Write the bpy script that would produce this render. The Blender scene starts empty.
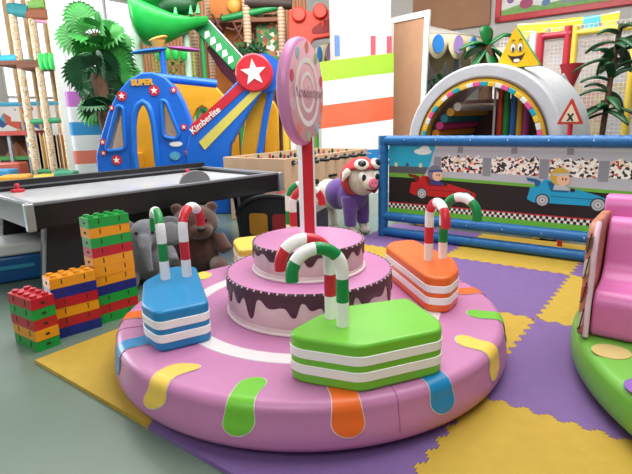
import bpy, bmesh, math, random
from mathutils import Vector, Matrix, Euler

PI = math.pi
SC = bpy.context.scene
COL = SC.collection

# ------------------------------------------------------------------ camera, world, lights, exposure
F_PX, PITCH, ROLL, EYE = 495.0, math.radians(13.40), math.radians(-1.57), 1.186
cam_data = bpy.data.cameras.new('camera')
cam = bpy.data.objects.new('camera', cam_data)
COL.objects.link(cam)
cam_data.sensor_width = 36.0
cam_data.lens = F_PX / 632.0 * 36.0
cam_data.clip_end = 200
_c, _s = math.cos(ROLL), math.sin(ROLL)
_fw = Vector((0, math.cos(PITCH), -math.sin(PITCH)))
_up0 = Vector((0, math.sin(PITCH), math.cos(PITCH)))
_ex = Vector((1, 0, 0))
_r = _c * _ex + _s * _up0
_u = -_s * _ex + _c * _up0
cam.matrix_world = Matrix(((_r.x, _u.x, -_fw.x, 0), (_r.y, _u.y, -_fw.y, 0), (_r.z, _u.z, -_fw.z, EYE), (0, 0, 0, 1)))
SC.camera = cam

world = bpy.data.worlds.new('world')
SC.world = world
world.use_nodes = True
bg = world.node_tree.nodes['Background']
bg.inputs['Color'].default_value = (0.93, 0.96, 1.0, 1)
bg.inputs['Strength'].default_value = 1.6

def area_light(name, loc, target, size, size_y, power, color=(1, 1, 1)):
    d = bpy.data.lights.new(name, 'AREA')
    d.shape = 'RECTANGLE'; d.size = size; d.size_y = size_y; d.energy = power; d.color = color
    o = bpy.data.objects.new(name, d); COL.objects.link(o)
    o.location = loc
    o.rotation_euler = (Vector(target) - Vector(loc)).to_track_quat('-Z', 'Y').to_euler()
    return o

area_light('ceiling_lamp_near', (1.4, 3.4, 5.3), (0.8, 3.0, 0), 5.5, 4.5, 330, (1.0, 0.98, 0.95))
area_light('ceiling_lamp_far', (-1.3, 7.2, 5.3), (-0.8, 10.6, 0.5), 8.0, 4.5, 680, (1.0, 0.98, 0.95))
area_light('fill_light_front', (-1.5, -2.5, 5.3), (-0.8, 0.5, 0), 4.0, 3.0, 200, (1.0, 0.98, 0.95))  # unseen fill light added behind the viewer to replace lost ambient light
area_light('window_daylight', (-9.0, 8.2, 2.6), (0, 3.6, 0.6), 4.0, 3.2, 320, (0.93, 0.97, 1.0))

SC.view_settings.view_transform = 'Standard'
SC.view_settings.look = 'None'
SC.view_settings.gamma = 1.0
SC.view_settings.exposure = 0.25
SC.view_settings.use_curve_mapping = False

# ------------------------------------------------------------------ helpers
VX, VY = math.cos(math.radians(-37.41)), math.sin(math.radians(-37.41))   # the hall's grid direction
GRID = math.radians(-37.41)

def W(s, d, z=0.0):
    "hall coordinates (along the back wall, away from the front) to world"
    return Vector((s * VX - d * VY, s * VY + d * VX, z))

def _ray(px, py):
    x, y = px - 316.0, 237.0 - py
    x, y = _c * x - _s * y, _s * x + _c * y
    cp, sp = math.cos(PITCH), math.sin(PITCH)
    return x, cp * F_PX + sp * y, -sp * F_PX + cp * y

def at(px, py, Y):
    a, b, c = _ray(px, py); t = Y / b
    return Vector((a * t, Y, EYE + c * t))

def on_d(px, py, D):
    "hall coordinates (s, z) of a sight line where it meets the plane at distance D"
    a, b, c = _ray(px, py); t = D / (a * -VY + b * VX)
    X, Y = a * t, b * t
    return X * VX + Y * VY, EYE + c * t

def lin(h):
    h = h.lstrip('#'); out = []
    for k in (0, 2, 4):
        v = int(h[k:k + 2], 16) / 255.0
        out.append(v / 12.92 if v <= 0.04045 else ((v + 0.055) / 1.055) ** 2.4)
    return (out[0], out[1], out[2], 1.0)

MATS = {}
def M(name, hexc='#888888', rough=0.45, metal=0.0, vary=0.06, vscale=6.0, bump=0.0, bscale=40.0, coat=0.0, sheen=0.0):
    if name in MATS: return MATS[name]
    m = bpy.data.materials.new(name); m.use_nodes = True
    nt = m.node_tree; b = nt.nodes['Principled BSDF']
    col = lin(hexc)
    b.inputs['Roughness'].default_value = rough
    b.inputs['Metallic'].default_value = metal
    if coat: b.inputs['Coat Weight'].default_value = coat; b.inputs['Coat Roughness'].default_value = 0.15
    if sheen: b.inputs['Sheen Weight'].default_value = sheen
    tc = nt.nodes.new('ShaderNodeTexCoord')
    if vary > 0:
        n = nt.nodes.new('ShaderNodeTexNoise'); n.inputs['Scale'].default_value = vscale; n.inputs['Detail'].default_value = 4
        r = nt.nodes.new('ShaderNodeValToRGB')
        r.color_ramp.elements[0].position = 0.3; r.color_ramp.elements[1].position = 0.7
        r.color_ramp.elements[0].color = tuple(c * (1 - vary) for c in col[:3]) + (1,)
        r.color_ramp.elements[1].color = tuple(min(1, c * (1 + vary)) for c in col[:3]) + (1,)
        nt.links.new(tc.outputs['Object'], n.inputs['Vector'])
        nt.links.new(n.outputs['Fac'], r.inputs['Fac']); nt.links.new(r.outputs['Color'], b.inputs['Base Color'])
    else:
        b.inputs['Base Color'].default_value = col
    if bump > 0:
        n2 = nt.nodes.new('ShaderNodeTexNoise'); n2.inputs['Scale'].default_value = bscale; n2.inputs['Detail'].default_value = 3
        bp = nt.nodes.new('ShaderNodeBump'); bp.inputs['Strength'].default_value = bump; bp.inputs['Distance'].default_value = 0.02
        nt.links.new(tc.outputs['Object'], n2.inputs['Vector'])
        nt.links.new(n2.outputs['Fac'], bp.inputs['Height']); nt.links.new(bp.outputs['Normal'], b.inputs['Normal'])
    MATS[name] = m
    return m

def M_ramp(name, kind, scale, stops, rough=0.5, constant=True, distort=0.0, stretch=(1, 1, 1)):
    "a material whose colour comes from a ramp over a voronoi / wave / noise pattern"
    if name in MATS: return MATS[name]
    m = bpy.data.materials.new(name); m.use_nodes = True
    nt = m.node_tree; b = nt.nodes['Principled BSDF']; b.inputs['Roughness'].default_value = rough
    tc = nt.nodes.new('ShaderNodeTexCoord'); mp = nt.nodes.new('ShaderNodeMapping')
    mp.inputs['Scale'].default_value = stretch
    nt.links.new(tc.outputs['Object'], mp.inputs['Vector'])
    r = nt.nodes.new('ShaderNodeValToRGB')
    r.color_ramp.interpolation = 'CONSTANT' if constant else 'LINEAR'
    el = r.color_ramp.elements
    while len(el) < len(stops): el.new(0.5)
    for e, (p, c) in zip(el, stops): e.position = p; e.color = lin(c)
    if kind == 'voronoi':
        t = nt.nodes.new('ShaderNodeTexVoronoi'); t.inputs['Scale'].default_value = scale
        sep = nt.nodes.new('ShaderNodeSeparateColor')
        nt.links.new(t.outputs['Color'], sep.inputs['Color']); out = sep.outputs[0]
    elif kind == 'wave':
        t = nt.nodes.new('ShaderNodeTexWave'); t.inputs['Scale'].default_value = scale; t.inputs['Distortion'].default_value = distort
        t.bands_direction = 'Z'; out = t.outputs['Fac']
    elif kind == 'wavex':
        t = nt.nodes.new('ShaderNodeTexWave'); t.inputs['Scale'].default_value = scale; t.inputs['Distortion'].default_value = distort
        t.bands_direction = 'X'; out = t.outputs['Fac']
    else:
        t = nt.nodes.new('ShaderNodeTexNoise'); t.inputs['Scale'].default_value = scale; t.inputs['Detail'].default_value = 5; out = t.outputs['Fac']
    nt.links.new(mp.outputs['Vector'], t.inputs['Vector'])
    nt.links.new(out, r.inputs['Fac']); nt.links.new(r.outputs['Color'], b.inputs['Base Color'])
    MATS[name] = m
    return m

def M_glass(name, hexc='#dfe8ea', alpha=0.25, rough=0.08):
    if name in MATS: return MATS[name]
    m = bpy.data.materials.new(name); m.use_nodes = True
    nt = m.node_tree; b = nt.nodes['Principled BSDF']
    b.inputs['Base Color'].default_value = lin(hexc); b.inputs['Roughness'].default_value = rough
    b.inputs['Alpha'].default_value = alpha
    MATS[name] = m
    return m

class MB:
    def __init__(s): s.v = []; s.f = []; s.m = []
    def add(s, vs, fs, mat=0, mtx=None):
        o = len(s.v)
        s.v += [tuple(mtx @ Vector(p)) if mtx else tuple(p) for p in vs]
        s.f += [tuple(i + o for i in f) for f in fs]
        s.m += list(mat) if isinstance(mat, (list, tuple)) else [mat] * len(fs)
        return s
    def box(s, c, d, mat=0, rz=0.0, mtx=None):
        x, y, z = d[0] / 2, d[1] / 2, d[2] / 2
        vs = [(-x, -y, -z), (x, -y, -z), (x, y, -z), (-x, y, -z), (-x, -y, z), (x, -y, z), (x, y, z), (-x, y, z)]
        fs = [(3, 2, 1, 0), (4, 5, 6, 7), (0, 1, 5, 4), (1, 2, 6, 5), (2, 3, 7, 6), (3, 0, 4, 7)]
        t = Matrix.Translation(c) @ Matrix.Rotation(rz, 4, 'Z')
        if mtx: t = mtx @ t
        return s.add(vs, fs, mat, t)
    def tube(s, pts, r, n=12, mat=0, caps=True, closed=False):
        pts = [Vector(p) for p in pts]; k = len(pts)
        rs = r if isinstance(r, (list, tuple)) else [r] * k
        vs = []; fs = []; ms = []
        tang = []
        for i in range(k):
            a = pts[(i - 1) % k] if (closed or i > 0) else pts[i]
            b = pts[(i + 1) % k] if (closed or i < k - 1) else pts[i]
            tang.append((b - a).normalized())
        up = Vector((0, 0, 1)) if abs(tang[0].z) < 0.9 else Vector((1, 0, 0))
        nx = tang[0].cross(up).normalized()
        for i in range(k):
            t = tang[i]
            nx = (nx - t * nx.dot(t)).normalized()
            ny = t.cross(nx)
            for j in range(n):
                a = 2 * PI * j / n
                vs.append(pts[i] + (nx * math.cos(a) + ny * math.sin(a)) * rs[i])
        mm = mat if isinstance(mat, (list, tuple)) else [mat] * k
        for i in range(k if closed else k - 1):
            i2 = (i + 1) % k
            for j in range(n):
                j2 = (j + 1) % n
                fs.append((i * n + j, i * n + j2, i2 * n + j2, i2 * n + j)); ms.append(mm[i])
        if caps and not closed:
            fs.append(tuple(range(n))[::-1]); ms.append(mm[0])
            fs.append(tuple((k - 1) * n + j for j in range(n))); ms.append(mm[k - 2])
        return s.add(vs, fs, ms)
    def cyl(s, p0, p1, r0, r1=None, n=20, mat=0):
        return s.tube([p0, p1], [r0, r0 if r1 is None else r1], n, mat)
    def lathe(s, prof, n=48, mat=0, c=(0, 0, 0), mtx=None):
        vs = []; fs = []; ms = []; k = len(prof)
        for i in range(n):
            a = 2 * PI * i / n
            for r, z in prof: vs.append((c[0] + r * math.cos(a), c[1] + r * math.sin(a), c[2] + z))
        mm = mat if isinstance(mat, (list, tuple)) else [mat] * k
        for i in range(n):
            i2 = (i + 1) % n
            for j in range(k - 1):
                fs.append((i * k + j, i2 * k + j, i2 * k + j + 1, i * k + j + 1)); ms.append(mm[j])
        for j, flip in ((0, True), (k - 1, False)):
            if prof[j][0] > 1e-4:
                ring = [i * k + j for i in range(n)]
                fs.append(tuple(ring[::-1] if flip else ring)); ms.append(mm[0 if flip else -1] if k > 1 else mm[0])
        return s.add(vs, fs, ms, mtx)
    def ell(s, c, r, nu=20, nv=12, mat=0, mtx=None):
        vs = [(0, 0, -1)]; fs = []
        for i in range(1, nv):
            a = -PI / 2 + PI * i / nv
            for j in range(nu):
                b = 2 * PI * j / nu
                vs.append((math.cos(a) * math.cos(b), math.cos(a) * math.sin(b), math.sin(a)))
        vs.append((0, 0, 1)); last = len(vs) - 1
        for j in range(nu):
            j2 = (j + 1) % nu
            fs.append((0, 1 + j2, 1 + j)); fs.append((last, last - nu + j, last - nu + j2))
            for i in range(nv - 2):
                a = 1 + i * nu
                fs.append((a + j, a + j2, a + nu + j2, a + nu + j))
        t = Matrix.Translation(c) @ Matrix.Diagonal((r[0], r[1], r[2], 1))
        if mtx: t = mtx @ t
        return s.add(vs, fs, mat, t)
    def prism(s, poly, z0, z1, mat=0, mtx=None, side=None):
        n = len(poly)
        area = sum(poly[i][0] * poly[(i + 1) % n][1] - poly[(i + 1) % n][0] * poly[i][1] for i in range(n))
        if area < 0: poly = poly[::-1]
        vs = [(p[0], p[1], z0) for p in poly] + [(p[0], p[1], z1) for p in poly]
        fs = [tuple(range(n))[::-1], tuple(range(n, 2 * n))] + [(i, (i + 1) % n, n + (i + 1) % n, n + i) for i in range(n)]
        sm = mat if side is None else side
        return s.add(vs, fs, [mat, mat] + [sm] * n, mtx)
    def panel(s, poly, y0, y1, mat=0, side=None, mtx=None):
        "a polygon in (x, z) standing upright, from y0 (front) to y1 (back)"
        t = Matrix(((1, 0, 0, 0), (0, 0, -1, 0), (0, 1, 0, 0), (0, 0, 0, 1)))
        if mtx: t = mtx @ t
        return s.prism(poly, -y1, -y0, mat, t, side)
    def quad(s, a, b, c, d, mat=0): return s.add([a, b, c, d], [(0, 1, 2, 3)], mat)
    def build(s, name, mats, parent=None, loc=None, rz=None, bevel=0.0, segs=2, smooth=35, sub=0, remesh=0.0):
        me = bpy.data.meshes.new(name)
        me.from_pydata([tuple(p) for p in s.v], [], s.f)
        mats = mats if isinstance(mats, (list, tuple)) else [mats]
        for m in mats: me.materials.append(m)
        for p, mi in zip(me.polygons, s.m): p.material_index = mi
        me.update()
        if smooth:
            me.polygons.foreach_set('use_smooth', [True] * len(me.polygons))
            me.set_sharp_from_angle(angle=math.radians(smooth))
        o = bpy.data.objects.new(name, me); COL.objects.link(o)
        if parent: o.parent = parent
        if loc is not None: o.location = loc
        if rz is not None: o.rotation_euler = (0, 0, rz)
        if bevel:
            b = o.modifiers.new('bevel', 'BEVEL'); b.width = bevel; b.segments = segs; b.limit_method = 'ANGLE'; b.angle_limit = math.radians(40)
            b.harden_normals = False
        if remesh:
            r = o.modifiers.new('remesh', 'REMESH'); r.mode = 'VOXEL'; r.voxel_size = remesh; r.use_smooth_shade = True
            k = o.modifiers.new('smooth', 'SMOOTH'); k.factor = 0.6; k.iterations = 5
        if sub:
            m = o.modifiers.new('sub', 'SUBSURF'); m.levels = sub; m.render_levels = sub
        return o

def thing(name, label, cat, loc=(0, 0, 0), rz=0.0, group=None):
    o = bpy.data.objects.new(name, None); COL.objects.link(o)
    o.empty_display_size = 0.1
    o.location = loc; o.rotation_euler = (0, 0, rz)
    return tag(o, label, cat, group)

def tag(o, label, cat, group=None, kind=None):
    o['label'] = label; o['category'] = cat
    if group: o['group'] = group
    if kind: o['kind'] = kind
    return o

def lab(o, label): o['label'] = label; return o

def struct(o): o['kind'] = 'structure'; return o

def copy_tree(o, parent=None):
    c = o.copy(); COL.objects.link(c)
    if parent: c.parent = parent
    for ch in [x for x in COL.objects if x.parent == o]: copy_tree(ch, c)
    return c

def cutout(name, outer, holes, thick, mat, parent=None, y=0.0, bevel=0.0, frame=None):
    "an upright board in (x, z) with holes, from a filled outline"
    cu = bpy.data.curves.new(name, 'CURVE'); cu.dimensions = '2D'; cu.fill_mode = 'BOTH'
    cu.extrude = thick / 2 - bevel; cu.bevel_depth = bevel; cu.bevel_resolution = 2
    if bevel: cu.offset = -bevel
    for poly in [outer] + holes:
        sp = cu.splines.new('POLY'); sp.points.add(len(poly) - 1)
        for p, q in zip(sp.points, poly): p.co = (q[0], q[1], 0, 1)
        sp.use_cyclic_u = True
    tmp = bpy.data.objects.new(name, cu); COL.objects.link(tmp)
    dg = bpy.context.evaluated_depsgraph_get()
    me = bpy.data.meshes.new_from_object(tmp.evaluated_get(dg))
    bpy.data.objects.remove(tmp); bpy.data.curves.remove(cu)
    t = Matrix(((1, 0, 0, 0), (0, 0, -1, y), (0, 1, 0, 0), (0, 0, 0, 1)))
    me.transform(frame if frame else t)
    me.materials.clear(); me.materials.append(mat)
    o = bpy.data.objects.new(name, me); COL.objects.link(o)
    if parent: o.parent = parent
    return o

def text(name, body, size, mat, parent, mtx, depth=0.003, shear=0.0, align='CENTER', bold=0.0):
    cu = bpy.data.curves.new(name, 'FONT'); cu.body = body; cu.size = size; cu.extrude = depth; cu.align_x = align; cu.align_y = 'CENTER'
    cu.shear = shear; cu.offset = bold
    tmp = bpy.data.objects.new(name, cu); COL.objects.link(tmp)
    dg = bpy.context.evaluated_depsgraph_get()
    me = bpy.data.meshes.new_from_object(tmp.evaluated_get(dg))
    bpy.data.objects.remove(tmp); bpy.data.curves.remove(cu)
    me.transform(mtx); me.materials.clear(); me.materials.append(mat)
    o = bpy.data.objects.new(name, me); COL.objects.link(o)
    if parent: o.parent = parent
    return o

UPRIGHT = Matrix(((1, 0, 0, 0), (0, 0, -1, 0), (0, 1, 0, 0), (0, 0, 0, 1)))   # drawing plane (x, y) -> (x, z) facing -y

def circle(cx, cy, rx, ry=None, n=28, a0=0.0, a1=2 * PI):
    ry = rx if ry is None else ry
    full = abs(a1 - a0 - 2 * PI) < 1e-6
    return [(cx + rx * math.cos(a0 + (a1 - a0) * i / (n if full else n - 1)), cy + ry * math.sin(a0 + (a1 - a0) * i / (n if full else n - 1))) for i in range(n)]

def star(cx, cy, r, rot=PI / 2, inner=0.42):
    return [(cx + (r if k % 2 == 0 else r * inner) * math.cos(rot + k * PI / 5), cy + (r if k % 2 == 0 else r * inner) * math.sin(rot + k * PI / 5)) for k in range(10)]

def rounded(poly, r, n=5):
    "round the corners of a polygon"
    out = []; k = len(poly)
    for i in range(k):
        p = Vector(poly[i]); a = Vector(poly[i - 1]); b = Vector(poly[(i + 1) % k])
        da, db = (a - p), (b - p)
        d = min(r, da.length * 0.48, db.length * 0.48)
        q0, q1 = p + da.normalized() * d, p + db.normalized() * d
        for j in range(n + 1):
            t = j / n
            q = q0 * (1 - t) ** 2 + p * 2 * t * (1 - t) + q1 * t ** 2
            out.append((q.x, q.y))
    return out

# ------------------------------------------------------------------ palette
PINK = M('pink_vinyl', '#bf7cab', 0.36, vary=0.03, bump=0.04, bscale=5)
PINK_SIDE = M('pink_side_vinyl', '#d08abb', 0.36, vary=0.02, bump=0.03, bscale=5)
WHITE = M('white_vinyl', '#f4f2f2', 0.35, vary=0.02)
BLUE = M('blue_vinyl', '#1682bd', 0.35, vary=0.03)
GREEN = M('green_vinyl', '#6fbe35', 0.35, vary=0.03)
ORANGE = M('orange_vinyl', '#ec6a24', 0.35, vary=0.03)
YELLOW = M('yellow_vinyl', '#e8c455', 0.38, vary=0.03)
RED = M('red_vinyl', '#cf2537', 0.35, vary=0.03)
CANE_GREEN = M('dark_green_vinyl', '#0f8a45', 0.35, vary=0.03)
PURPLE = M('purple_vinyl', '#8a62b4', 0.4, vary=0.03)
BLACK = M('black_laminate', '#17171a', 0.35, vary=0.05)
CHROME = M('silver_trim', '#aeb2b8', 0.35, 0.6, vary=0.02)
EDGE = M('pale_edging', '#e9d9dd', 0.45, vary=0.0)

# ------------------------------------------------------------------ setting
FLOOR_Z = -0.02
mf = M('floor_paint', '#66776b', 0.22, vary=0.10, vscale=1.2, bump=0.02, bscale=3)
fl = MB(); fl.box((-2, 9, FLOOR_Z - 0.05), (44, 44, 0.1)); struct(fl.build('floor', mf, smooth=0))

WALL_D = 11.5
wm = M('wall_paint', '#cfcdca', 0.7, vary=0.03, vscale=2)
wb = MB(); wb.box((-2.0, WALL_D + 0.1, 2.75), (23.0, 0.2, 5.6)); struct(wb.build('wall_back', wm, rz=GRID, smooth=0))
# left wall with tall windows
WS = -13.4
wl = MB()
ww, sill, head, wall_h = 1.8, 0.30, 4.6, 5.6
starts = [-0.6 + 2.0 * k for k in range(6)]
edges = [-5.8]
for d0 in starts: edges += [d0, d0 + ww]
edges.append(WALL_D + 0.2)
for a, b in zip(edges[0::2], edges[1::2]): wl.box((WS - 0.1, (a + b) / 2, (wall_h + FLOOR_Z) / 2), (0.2, b - a, wall_h - FLOOR_Z))
for d0 in starts:
    wl.box((WS - 0.1, d0 + ww / 2, (sill + FLOOR_Z) / 2), (0.2, ww, sill - FLOOR_Z)); wl.box((WS - 0.1, d0 + ww / 2, (head + wall_h) / 2), (0.2, ww, wall_h - head))
struct(wl.build('wall_left', wm, rz=GRID, smooth=0))
wf_m = M('window_frame_white', '#eceae4', 0.4, vary=0.0)
pane_m = M_glass('window_pane', '#f4f8fa', 0.06, 0.05)
rw_ = MB(); rw_.box((9.6, 3.0, 2.79), (0.2, 17.4, 5.62)); struct(rw_.build('wall_right', wm, rz=GRID, smooth=0))
fw_ = MB(); fw_.box((-2.0, -5.8, 2.79), (23.4, 0.2, 5.62)); struct(fw_.build('wall_front', wm, rz=GRID, smooth=0))
cl_ = MB(); cl_.box((-2.0, 3.0, 5.66), (23.6, 17.8, 0.1)); struct(cl_.build('ceiling', M('ceiling_white', '#e6e5e2', 0.8, vary=0.02), rz=GRID, smooth=0))
for k, d0 in enumerate(starts):
    w = MB()
    for dd in (d0 + 0.03, d0 + ww / 2, d0 + ww - 0.03): w.box((WS - 0.08, dd, (sill + head) / 2), (0.08, 0.06, head - sill))
    for z in (sill + 0.03, 1.9, head - 0.03): w.box((WS - 0.08, d0 + ww / 2, z), (0.08, ww, 0.06))
    wo = struct(w.build('window_%d' % (k + 1), wf_m, rz=GRID, smooth=0))
    p = MB(); p.box((WS - 0.08, d0 + ww / 2, (sill + head) / 2), (0.012, ww - 0.06, head - sill - 0.06))
    p.build('pane', pane_m, wo, smooth=0)

# ------------------------------------------------------------------ foam mats
MAT_O = (0.6806, 1.9413)
MAT_Y = M('yellow_foam', '#b3932f', 0.75, vary=0.05, vscale=14, bump=0.12, bscale=220)
MAT_P = M('purple_foam', '#70538c', 0.72, vary=0.05, vscale=14, bump=0.12, bscale=220)
def tooth_edge(seed_flip):
    "the interlocking outline along a unit edge, as (t, offset) pairs"
    pts = [(0.0, 0.0)]; n = 22; h = 0.0125
    for k in range(n):
        a = (k + 0.22) / n; b = (k + 0.78) / n; e = 0.006
        sgn = 1 if (k + seed_flip) % 2 == 0 else -1
        pts += [(a, 0.0), (a - e, sgn * h), (b + e, sgn * h), (b, 0.0)]
    pts.append((1.0, 0.0)); return pts
I0, I1, J0, J1 = -2, 2, -1, 3
def mat_tile(i, j, label):
    e = tooth_edge(0); flat = [(0, 0), (1, 0)]
    has = lambda a, b: (a, b) in TILES
    out = []
    bot = e if has(i, j - 1) else flat
    jb, ib = (0.0 if has(i, j - 1) else 0.03), (0.0 if has(i - 1, j) else 0.01)
    out += [(i + max(t, ib), j + o + jb) for t, o in bot[:-1]]
    rgt = e if has(i + 1, j) else flat
    out += [(i + 1 + o, j + max(t, jb)) for t, o in rgt[:-1] if t >= jb or t == 0]
    top = e if has(i, j + 1) else flat
    out += [(i + t, j + 1 + o) for t, o in top[::-1][:-1] if t >= ib]
    lft = e if has(i - 1, j) else flat
    out += [(i + o + ib, j + t) for t, o in lft[::-1][:-1] if t >= jb]
    c = (i + 0.5, j + 0.5)
    o = cutout('foam_mat_tile', [((p[0] - c[0]) * 0.9985, (p[1] - c[1]) * 0.9985) for p in out], [], 0.02, MAT_Y if (i + j) % 2 else MAT_P, frame=Matrix.Translation((0, 0, FLOOR_Z / 2)))
    w = Matrix.Rotation(GRID, 2) @ Vector(c)
    o.location = (MAT_O[0] + w.x, MAT_O[1] + w.y, 0); o.rotation_euler = (0, 0, GRID)
    tag(o, label, 'floor mat', 'interlocking foam floor mats')
TILES = {
    (-2, -1): 'yellow foam floor tile at the outer corner beside the low brick stack',
    (-1, -1): 'purple foam floor tile under the front rim of the pink carousel, beside bare floor',
    (0, -1): 'yellow foam floor tile in front, right of the pink carousel, nearest the viewer',
    (0, 0): 'purple foam floor tile between the pink carousel and the green carousel',
    (-1, 0): 'yellow foam floor tile mostly under the pink carousel, peeking out at its right edge',
    (0, 1): 'yellow foam floor tile behind the left edge of the green carousel',
    (-1, 1): 'purple foam floor tile behind the orange seat, in the middle of the open floor',
    (-1, 2): 'yellow foam floor tile running under the blue tubes of the racing banner',
    (0, 2): 'purple foam floor tile at the banner foot, behind the pink armchair',
    (-2, 2): 'purple foam floor tile beside the pig at the left end of the banner',
    (-2, 1): 'yellow foam floor tile behind the cake, next to the narrow end of the orange seat',
    (-2, 0): 'purple foam floor tile under the back left rim of the pink carousel',
    (1, 0): 'yellow foam floor tile under the middle of the green carousel',
    (1, 1): 'purple foam floor tile under the back of the green carousel',
    (1, -1): 'purple foam floor tile under the front of the green carousel',
}
for (i, j), l in TILES.items(): mat_tile(i, j, l)

# ------------------------------------------------------------------ pink cake carousel
PC = (-0.041, 2.52)
PR, PZ = 1.0, 0.22
carousel = thing('soft_play_carousel', 'large round pink carousel with a two-tier cake, lollipop and four slice-shaped seats', 'carousel', (PC[0], PC[1], 0))
PROF = [(0.0, PZ), (0.925, PZ)] + [(0.942 + 0.042 * math.sin(a), 0.178 + 0.042 * math.cos(a)) for a in [k * PI / 16 for k in range(0, 9)]] + [(0.988, 0.15), (0.996, 0.12), (1.0, 0.09), (1.0, 0.06), (0.992, 0.04)]
def prof_at(p):
    "point and normal on the platform's skin, at distance p from the axis along the skin"
    acc = 0.0
    for (r0, z0), (r1, z1) in zip(PROF, PROF[1:]):
        L = math.hypot(r1 - r0, z1 - z0)
        if acc + L >= p or (r1, z1) == PROF[-1]:
            t = (p - acc) / L
            nx, nz = -(z1 - z0) / L, (r1 - r0) / L
            return r0 + (r1 - r0) * t, z0 + (z1 - z0) * t, nx, nz
        acc += L
m = MB(); m.lathe([(0, 0.032), (0.97, 0.032)] + PROF[::-1], 128)
m.build('platform', PINK, carousel, smooth=50)
m = MB(); m.lathe([(0, 0.0), (0.80, 0.0), (0.80, 0.04), (0, 0.04)], 64)
lab(m.build('base', M('dark_base', '#2b2730', 0.7), carousel), 'dark recessed base')
m = MB()
for k in range(96):
    a0, a1 = 2 * PI * k / 96, 2 * PI * (k + 1) / 96
    for (ra, za), (rb, zb) in (((0.60, PZ), (0.602, PZ + 0.003)), ((0.602, PZ + 0.003), (0.683, PZ + 0.003)), ((0.683, PZ + 0.003), (0.685, PZ))):
        m.quad((ra * math.cos(a0), ra * math.sin(a0), za), (rb * math.cos(a0), rb * math.sin(a0), zb), (rb * math.cos(a1), rb * math.sin(a1), zb), (ra * math.cos(a1), ra * math.sin(a1), za))
lab(m.build('ring_stripe', M('ring_white', '#dcd3d8', 0.4, vary=0.03), carousel), 'white ring stripe on the pink top')
# seams in the vinyl
for th in (-71.0, 17.0, 107.0, 197.0):
    m = MB(); t = math.radians(th); pts = []
    for k in range(26):
        r, z, nx, nz = prof_at(0.69 + 0.42 * k / 25); pts.append(((r + nx * 0.001) * math.cos(t), (r + nx * 0.001) * math.sin(t), z + nz * 0.001))
    m.tube(pts, 0.0022, 6); m.build('seam', M('seam_pink', '#a86692', 0.6), carousel)
# sprinkles: wavy bars running over the rim
def sprinkle(th, mat, name, p0, p1, wid, bend, parent):
    for grow, off, mt, nm in ((0.004, 0.0022, EDGE, 'piping'), (0.0, 0.0042, mat, 'sprinkle')):
        N, K = 40, 8; grid = []
        for i in range(N + 1):
            u = i / N; a = p0 - grow; b = p1 + grow
            p = a + (b - a) * (0.5 - 0.5 * math.cos(PI * u))
            q = (p - a) / (b - a)
            endr = wid / 2 + grow
            d = min(p - a, b - p)
            half = endr * (math.sqrt(max(0.0, 1 - (1 - d / endr) ** 2)) if d < endr else 1.0)
            half *= 1.0 - 0.20 * math.sin(PI * q) ** 2
            half = max(half, 0.0008)
            cen = bend * (q - 0.5) + bend * 0.25 * math.sin(2 * PI * q)
            r, z, nx, nz = prof_at(p); row = []
            for k in range(K + 1):
                w = cen + half * (2 * k / K - 1); t = th + w / 0.96
                row.append(((r + nx * off) * math.cos(t), (r + nx * off) * math.sin(t), z + nz * off))
            grid.append(row)
        m = MB(); vs = [p for row in grid for p in row]; k1 = K + 1
        fs = [(i * k1 + k, (i + 1) * k1 + k, (i + 1) * k1 + k + 1, i * k1 + k + 1) for i in range(N) for k in range(K)]
        m.add(vs, fs)
        o = m.build(nm, mt, parent, smooth=60)
        if nm == 'sprinkle': lab(o, name + ' sprinkle patch')
        prev = o
SPR = [(YELLOW, 'yellow'), (GREEN, 'green'), (ORANGE, 'orange'), (BLUE, 'blue')]
for k in range(16):
    mt, nm = SPR[k % 4]
    bend = {0: -0.10, 1: -0.03, 2: 0.01, 3: 0.02}[k % 4]
    if k == 4: bend = -0.05
    sprinkle(math.radians(-127 + 22.4 * k), mt, nm, 0.81, 1.092, 0.122, bend, carousel)

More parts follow.
